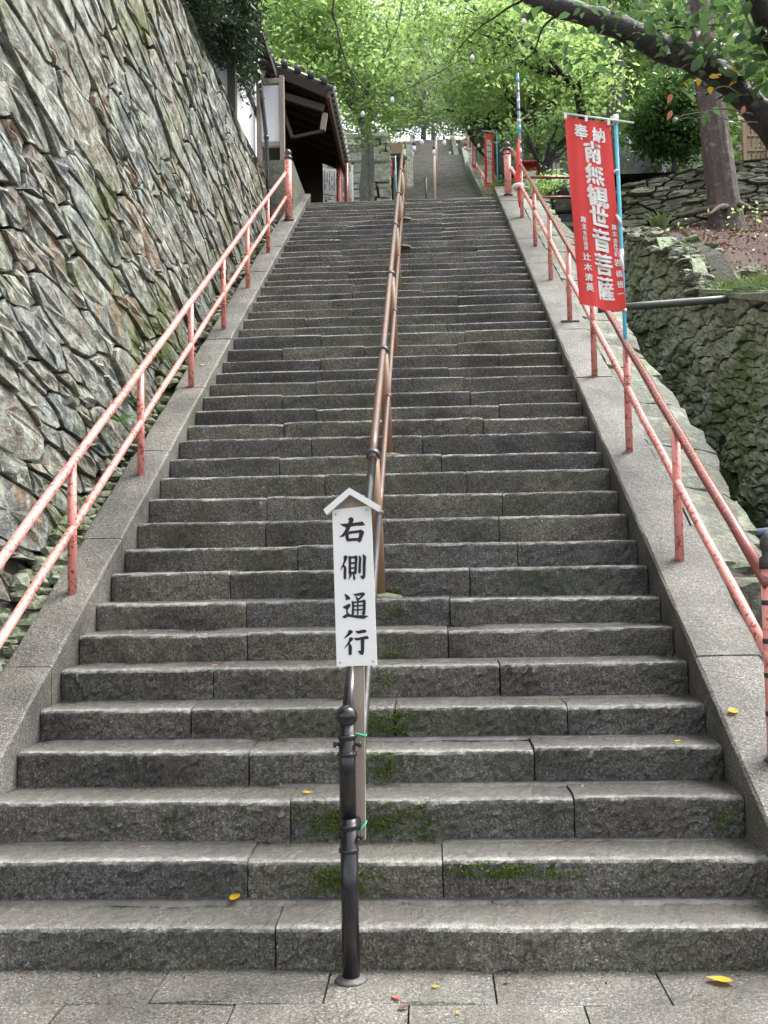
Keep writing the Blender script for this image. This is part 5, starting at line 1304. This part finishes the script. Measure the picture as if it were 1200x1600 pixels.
# dark conifer on top of the tall wall
tree('podocarp_tree', 'dark narrow-leaved evergreen hanging over the top of the tall stone wall', (-3.1, 9.6, 8.1), (-3.0, 9.6, 9.6), .1,
     [(-2.6, 9.9, 10.1, .50, 1.3, .95), (-2.6, 10.9, 9.75, .35, .6, .42), (-2.6, 9.2, 10.9, .55, .9, .9), (-2.55, 11.3, 9.45, .22, .3, .28), (-2.75, 8.6, 9.4, .4, .7, .6)],
     520, 70, .15, .10, M['leaf_dark'], M['darkbark'], 160, 9, width=.28, spread=.9, shell=.2)
# round camellia on the upper terrace
tree('camellia_shrub', 'round dark green shrub on top of the dry wall beside the cedar', P3(1053, 252, 12.8), P3(1053, 225, 12.8), .05,
     [blob(1050, 185, 12.9, .62, (1, .9, 1)), blob(1060, 225, 12.9, .55, (1.15, .9, .6)), blob(1018, 200, 12.9, .42), blob(1088, 190, 12.9, .4), blob(1045, 150, 12.9, .4)], 300, 46, .13, .08, M['leaf_shrub'], M['darkbark'], 161, 8)
tree('low_shrub', 'low bright shrub beside the mushroom-capped lantern', P3(852, 330, 13.6), P3(852, 318, 13.6), .03,
     [blob(855, 292, 13.6, .30, (1.2, .9, .7)), blob(842, 310, 13.6, .25), blob(875, 287, 14.3, .25)], 60, 34, .1, .055, M['leaf_bright'], M['darkbark'], 162, 5)
tree('low_shrub', 'dark low shrub right of the second red banner', P3(797, 322, 17), P3(797, 312, 17), .03, [blob(794, 300, 17, .24, (1, .9, 1))], 50, 34, .13, .08, M['leaf_mid'], M['darkbark'], 163, 5)

# wooded hill behind
kinds = [('forest_tree', 'tall broad-leaved tree on the wooded hill behind the stairs', M['leaf_mid']), ('forest_tree', 'bright young tree on the wooded hill behind the stairs', M['leaf_bright']), ('forest_tree', 'pale rounded tree on the wooded hill behind the stairs', M['leaf_pale'])]
rs0 = np.random.default_rng(170)
def forest_blobs(x, Y, z, s, rs):
    H = 5.5*s
    return [(x, Y, z+H, 2.4*s, 2.2*s, 2.0*s), (x+rs.normal(0, 1.1), Y-.8, z+H*.72, 1.7*s, 1.5*s, 1.2*s), (x+rs.normal(0, 1.2), Y, z+H*1.25, 1.7*s, 1.6*s, 1.3*s), (x+rs.normal(0, 1), Y-1, z+H*.45, 1.5*s, 1.3*s, 1.0*s)]
NEARW = [(-5, 28, 0, 'broad-leaved tree rising behind the bright tree with the leaning trunk'), (-7.5, 32, 1, 'light green tree behind the eaves of the gate roof'), (-4.2, 34, 1, 'light green tree on the slope left of the distant flight'),
         (5.6, 26, 1, 'light green tree behind the second red banner'), (7.6, 24, 0, 'broad-leaved tree behind the pale grey trunk by the big banner'), (5.4, 32, 0, 'broad-leaved tree on the slope right of the distant flight'),
         (8.5, 31, 1, 'light green tree behind the blue-grey standing stone'), (10.5, 27, 0, 'broad-leaved tree behind the round camellia'), (12.5, 22, 1, 'light green tree behind the cedar trunk'), (9, 20, 1, 'light green tree on the terrace between camellia and cedar'),
         (14, 27, 0, 'broad-leaved tree behind the bamboo fence at the right edge'), (-8, 30, 0, 'broad-leaved tree above the roof of the plastered building')]
for k, (x, Y, kd, lab) in enumerate(NEARW):
    z = hillz(x, Y)-.1; s_ = rs0.uniform(.85, 1.25); rs = np.random.default_rng(200+k)
    tree('forest_tree', lab, (x, Y, z), (x+rs.normal(0, .3), Y, z+5.5*s_*.45), .16*s_, forest_blobs(x, Y, z, s_, rs), 230, 26, .42*s_, .21*s_, M[('leaf_mid', 'leaf_bright', 'leaf_pale')[kd]], M['greybark'], 200+k, 5, group='trees on the wooded hill')
FARW = [(-9, 40, 0), (-4.5, 42, 2), (-6, 50, 0), (-3.5, 54, 1), (-10, 55, 2), (-3.6, 66, 0), (-7, 70, 1), (6, 40, 1), (9.5, 41, 2), (13, 36, 0), (6.2, 50, 0), (10, 53, 1), (14, 48, 0),
        (5.6, 62, 2), (9, 68, 0), (15, 62, 1), (-14, 48, 0), (0.5, 84, 0), (-5, 86, 1), (6, 86, 1), (12, 84, 0), (-11, 84, 0), (1.5, 96, 2), (4.6, 46, 1), (-13, 34, 1)]
wood = {0: [], 1: [], 2: []}; trunks = MB()
for k, (x, Y, kd) in enumerate(FARW):
    z = hillz(x, Y)-.1; s_ = rs0.uniform(.85, 1.25)*(1 if Y < 60 else 1.35); rs = np.random.default_rng(240+k)
    C, Rn, cen = cluster_pts(forest_blobs(x, Y, z, s_, rs), 230, 26, .42*s_, rs); wood[kd].append((C, Rn, np.full(len(C), .22*s_)))
    pts, rad = limb((x, Y, z-.3), (x, Y, z+5.5*s_), .17*s_, .07*s_, rs); trunks.tube(pts, rad, 8)
for kd, L in wood.items():
    C, Rn, LL = (np.concatenate([q[i] for q in L]) for i in range(3))
    tag(leaves('woodland', C, LL, M[('leaf_mid', 'leaf_pale', 'leaf_pale')[kd]], None, rs=np.random.default_rng(5+kd), rnd=Rn), kind='stuff')
tag(trunks.build('woodland', M['greybark'], None, True), kind='stuff')
# ------------------------------------------------------------------ plants by the walls
def fern(label, c, s, n, seed, group=None):
    t = thing('fern', label, 'fern', group=group); rs = np.random.default_rng(seed); c = np.array(c)
    for k in range(n):
        a = rs.uniform(0, 6.28); d = np.array((math.cos(a), math.sin(a), 0)); L = s*rs.uniform(.7, 1.1); pts = []
        for i in range(8): u = i/7; pts.append(c+d*L*u*.85+np.array((0, 0, L*(.75*u-.72*u*u))))
        pts = np.array(pts); v = []; f = []; side = np.array((-d[1], d[0], 0))
        for i in range(7):
            for sd in (-1, 1):
                for h in (0, .5):
                    p = pts[i]+(pts[i+1]-pts[i])*h; w_ = L*.26*math.sin(math.pi*(i+h+.7)/8.0); e = pts[i+1]-pts[i]; b = len(v)
                    v += [p, p+e*.42, p+side*sd*w_+e*.6+np.array((0, 0, -.12*w_))]; f.append((b, b+1, b+2) if sd > 0 else (b, b+2, b+1))
        obj('frond', v, f, M['leaf_fern'], t, rnd=rs.random())
M['leaf_fern'] = leafmat('fern_leaf', [(.03, .075, .018), (.05, .11, .025), (.07, .14, .03)], (.16, .32, .06), .4)
ferns = [((185, 660), -2.2, .26, 9, 'bushy fern at the foot of the tall wall behind the second left post'), ((205, 630), -2.25, .2, 7, 'small fern just above the bushy one at the foot of the tall wall'), ((128, 790), -2.12, .13, 6, 'little fern by the kerb beside the nearest left railing bar'), ((395, 395), -2.2, .16, 6, 'fern sprig high up where the tall wall meets the kerb'), ((15, 960), -2.2, .16, 6, 'fern at the left edge of the picture under the handrail'), ((255, 560), -2.25, .16, 6, 'fern in the gutter between the second and third left posts'), ((100, 860), -2.2, .12, 5, 'tiny fern in the gutter beside the nearest left post')]
for k, ((px, py), X, s, n, lab) in enumerate(ferns): fern(lab, on_x(px, py, X), s, n, 300+k)
for k, (px, py, X, s, lab) in enumerate(((1088, 672, 3.15, .28, 'drooping fern at the foot of the mossy wall, upper one'), (1195, 868, 3.3, .24, 'fern at the right edge beside the ditch path'), (1150, 790, 3.3, .2, 'low fern at the foot of the mossy wall, lower one'), (918, 452+150, 2.35, .14, 'tuft of weeds between the kerb and the slab edging'))): fern(lab, on_x(px, py, X), s, 8, 320+k)
rs = np.random.default_rng(330)
C = []
for _ in range(2600):
    Y = rs.uniform(4.5, 12); X = wall_x(Y)-abs(rs.normal(.10, .13)); C.append((X, Y, ditch_z(Y)+.03*hnoise(X*5, Y*3)+.10))
tag(leaves('weeds', np.array(C), np.full(len(C), .06), M['leaf_fern'], None, rs=rs, spread=.8), kind='stuff')
def blades(name, C, L, mat, parent, rs, w_=.012, lean=.5):
    N = len(C); d = rs.normal(0, lean, (N, 3)); d[:, 2] = 1; d /= np.linalg.norm(d, axis=1)[:, None]; s = np.cross(d, rs.normal(0, 1, (N, 3))); s /= np.linalg.norm(s, axis=1)[:, None]; L = L[:, None]
    mid = C+d*L*.55; tip = C+d*L*.9+np.column_stack((d[:, 0], d[:, 1], -np.full(N, .3)))*L*.35
    V = np.stack((C-s*w_/2, C+s*w_/2, mid+s*w_*.4, mid-s*w_*.4, tip), 1).reshape(-1, 3); b = np.arange(N)[:, None]*5
    F = np.concatenate((b+np.array([0, 1, 2]), b+np.array([0, 2, 3]), b+np.array([3, 2, 4])), 1).reshape(-1, 3)
    return obj_np(name, V, F, 3, mat, parent, np.repeat(rs.random(N), 5))
C = []
for _ in range(1500):
    Y = rs.uniform(4.6, 8.2); s = abs(rs.normal(0, .05))+.0; p = bank(Y, min(.9, s)); 
    if hnoise(Y*2.5, s*9, 2) > -.25 and (Y < 7.4 or rs.random() < .25): C.append(p)
for px, py, n in ((1120, 452, 260), (1150, 440, 420), (1185, 425, 420), (1195, 400, 200)):
    c = np.array(at(px, py, 6.3))
    for _ in range(n):
        q = c+rs.normal(0, 1, 3)*np.array((.18, .3, 0)); q[1] = max(q[1], 4.4); s = max(0, (q[0]-wall_x(q[1])-.22)/3.0); C.append(bank(q[1], min(.5, s)))
C = np.array(C); tag(blades('grass', C, rs.uniform(.08, .26, len(C)), M['grass'], None, rs, .013, .9), kind='stuff')
tf = thing('iris_clump', 'spiky green clump of sword leaves at the foot of the dry wall', 'plant'); c = np.array(at(1030, 362, 10.4)); n = 34
blades('blade', c+rs.normal(0, .04, (n, 3))*np.array((1, 1, .2)), rs.uniform(.3, .5, n), M['grass'], tf, rs, .03, .35)
for k, (px, py, lab) in enumerate(((1150, 345, 'leafy seedling in front of the cedar base'), (1180, 340, 'seedling right of the cedar base'), (1075, 365, 'low green seedling patch left of the cedar roots'), (1125, 390, 'tiny seedling in the middle of the leafy bank'))):
    t = thing('seedling', lab, 'plant'); c = np.array(at(px, py, 10.6)); n = 26
    leaves('foliage', c+rs.normal(0, 1, (n, 3))*np.array((.12, .12, .12)), rs.uniform(.05, .10, n), M['leaf_bright'], t, rs=rs); m = MB(); m.tube([c-np.array((0, 0, .3)), c], .006, 5); m.build('stem', M['darkbark'], t)
# leaf litter on the bank
C = []
for _ in range(4500): Y = rs.uniform(4.2, 11.8); s = rs.uniform(.03, .98); p = bank(Y, s); C.append((p[0], p[1], p[2]+.012))
tag(leaves('leaf_litter', np.array(C), rs.uniform(.03, .075, len(C)), M['leaf_brown'], None, rs=rs, spread=.45, droop=0), kind='stuff')
# moss on the risers
C = []
def mossy(n, x0, x1, cnt, lo=.1, hi=.95, soft=True):
    cnt = int(cnt*1.9)
    Y = YS[n-1]; z1 = ZS[n-1]; z0_ = ZS[n-2] if n > 1 else 0; cx, hw = (x0+x1)/2, (x1-x0)/2
    for _ in range(cnt):
        x = np.clip(rs.normal(cx, hw*.55), x0-.05, x1+.05); t_ = rs.beta(2.0, 2.0)*(hi-lo)+lo
        if hnoise(x*14, t_*7+n, n) > -.2: C.append((x, Y-.006, z0_+(z1-z0_)*t_))
for a in ((2, -.2, .08, 700), (2, .45, .74, 600, .55, .98), (2, .74, .95, 120, .5, .9), (3, -.26, .24, 1100), (3, .24, .36, 120), (3, -.95, -.84, 110), (3, -.62, -.5, 60), (4, .02, .18, 260), (5, -.16, .32, 500), (5, .14, .20, 200), (6, .0, .18, 120), (7, .0, .22, 150, .0, .5), (8, .02, .2, 160), (9, .02, .2, 90, .0, .4), (3, 1.62, 1.74, 120), (1, -2, 2, 150, 0, .06), (2, -1.7, 1.7, 240, 0, .08), (5, -1.6, -1.5, 40, 0, .1), (22, -.42, -.3, 50), (20, .2, .5, 50), (13, -.9, -.8, 40)): mossy(*a)
tag(leaves('moss', np.array(C), rs.uniform(.006, .014, len(C)), M['moss'], None, up=(0, -1, .5), spread=.7, width=.8, rs=rs), kind='stuff')
# grit and leaf crumbs washed into the corners of the treads
C = []; rs = np.random.default_rng(391)
for _ in range(520):
    n = int(rs.integers(1, 24)); Y = YS[n-1]+.30-abs(rs.normal(0, .05)) if rs.random() < .75 else YS[n-1]+rs.uniform(.02, .28); C.append((rs.uniform(-1.74, 1.74), Y, ZS[n-1]+.010))
for _ in range(150): C.append((rs.uniform(-2, 2), -abs(rs.normal(0, .22)), .006))
for _ in range(90): Y = rs.uniform(.2, 9); C.append((rs.choice((-1.9, 1.95))+rs.uniform(-.1, .1), Y, slope(Y)+.132))
tag(leaves('debris', np.array(C), rs.uniform(.007, .022, len(C)), M['leaf_brown'], None, rs=rs, spread=.4, droop=0, width=.6), kind='stuff')
# ------------------------------------------------------------------ fallen leaves
def fallen(label, c, L, mat, rot, seed, tiltx=.1):
    rs = np.random.default_rng(seed); pr = [(0, 0), (.18, .2), (.42, .30), (.7, .22), (.9, .09), (1, 0)]; v = []; f = []
    for i, (t_, w_) in enumerate(pr):
        for s in (-1, 0, 1): v.append((t_-.5, s*w_, .10*abs(s)*w_*2+.18*(t_-.5)**2+rs.normal(0, .012)))
    for i in range(len(pr)-1):
        for j in range(2): f.append((i*3+j, (i+1)*3+j, (i+1)*3+j+1, i*3+j+1))
    v += [(-.5, 0, .02), (-.78, .04, .06), (-.78, .06, .05)]; f.append((len(v)-3, len(v)-2, len(v)-1))
    v = np.array(v)*L; o = obj('fallen_leaf', v, f, mat, None, rnd=rs.random()); o.location = c; o.rotation_euler = (tiltx, rs.normal(0, .08), rot)
    tag(o, label, 'leaf')
fl = [('large yellow leaf lying on the wet paving at the lower right', (1.44, -.13, .012), .105, 'leaf_yellow', 2.9), ('orange-yellow leaf stuck in the joint at the foot of the second step', (-.53, .275, .20), .075, 'leaf_yellow', 1.2), ('pale pink leaf on the paving right of the black post', (.19, -.28, .008), .05, 'leaf_pink', 2.2),
      ('dark red leaf on the paving beside the pale pink one', (.22, -.36, .008), .045, 'leaf_brown', .3), ('tiny pale yellow scrap of leaf on the paving right of the post', (.34, -.18, .008), .03, 'leaf_yellow', .1), ('small yellow leaf on the third step near the post', (-.26, .70, .552), .06, 'leaf_yellow', .4),
      ('small yellow leaf at the right end of the fourth step', (1.58, 1.0, .726), .045, 'leaf_yellow', .7), ('pale yellow leaf lying on the right kerb', (1.85, .96, slope(.96)+.138), .075, 'leaf_yellow', .5), ('yellow leaf on the slab edging behind the right railing', (2.25, 4.27, slope(4.27)+.05), .08, 'leaf_yellow', .2),
      ('orange leaf on the edging near the pale boulder', (2.42, 3.1, slope(3.1)+.03), .07, 'leaf_yellow', 1.4), ('brown leaf on the second step by the long joint', (-1.0, .5, .354), .04, 'leaf_brown', .5), ('small yellow leaf on the left kerb near its second post', (-1.9, 5.7, slope(5.7)+.137), .05, 'leaf_yellow', .9),
      ('tiny brown leaf on the seventh step left of the sign', (-.9, 1.6, 1.077), .04, 'leaf_pink', .9), ('small red leaf on the paving near the lower right', (.62, -.12, .006), .03, 'leaf_brown', .9), ('yellow leaf at the front edge of the paving', (.42, -.40, .006), .025, 'leaf_yellow', 1.9)]
for k, (lab, c, L, mt, rot) in enumerate(fl):
    on_kerb = 'kerb' in lab or 'edging' in lab
    fallen(lab, c, L, M[mt], rot, 400+k, .53 if on_kerb else .08)
# ------------------------------------------------------------------ strings of lamps
def string(label, pts, Ys, bulbs, seed):
    t = thing('light_string', label, 'string lights'); rs = np.random.default_rng(seed); P = [np.array(at(a, b, Y)) for (a, b), Y in zip(pts, Ys)]
    path = []
    for a, b in zip(P[:-1], P[1:]):
        for s in np.linspace(0, 1, 9)[:-1]: q = a+(b-a)*s; q = q-np.array((0, 0, .10*np.linalg.norm(b-a)*s*(1-s))); path.append(q)
    path.append(P[-1]); m = MB(); m.tube(path, .007, 5); m.build('cable', M['socket'], t)
    xs_px = [p[0] for p in pts]
    for (px, py) in bulbs:
        Y = float(np.interp(px, xs_px, Ys)); c = np.array(at(px, py, Y)); r = .045
        m = MB(); m.add(*lathe([(.012, .085), (.022, .06), (.040, .025), (.046, 0), (.038, -.03), (.018, -.046), (.003, -.05)][::-1], c, 12)); b = m.build('bulb', M['bulb'], t, True)
        m = MB(); m.tube([c+np.array((0, 0, .075)), c+np.array((0, 0, .15))], .022, 8); m.tube([c+np.array((0, 0, .15)), c+np.array((0, 0, .26))], .006, 5); m.build('socket', M['socket'], b, True)
string('string of white bulbs low across the landing in front of the upper flight', [(540, 150), (621, 203), (693, 208), (760, 195)], [15.5, 15.8, 16, 16.2], [(567, 179), (621, 212), (659, 223), (694, 224), (647, 233), (678, 239)], 1)
string('string of white bulbs above the far flight, smaller and farther', [(600, 170), (690, 198), (760, 215), (800, 235)], [24, 25, 26, 26], [(680, 196), (705, 215), (714, 228), (733, 200), (748, 228), (703, 240), (727, 232)], 2)
string('string of white bulbs high among the leaves at the centre', [(560, 140), (613, 148), (738, 82), (818, 28), (900, -10)], [15, 15, 14, 13, 12.5], [(613, 157), (738, 91), (818, 35)], 3)
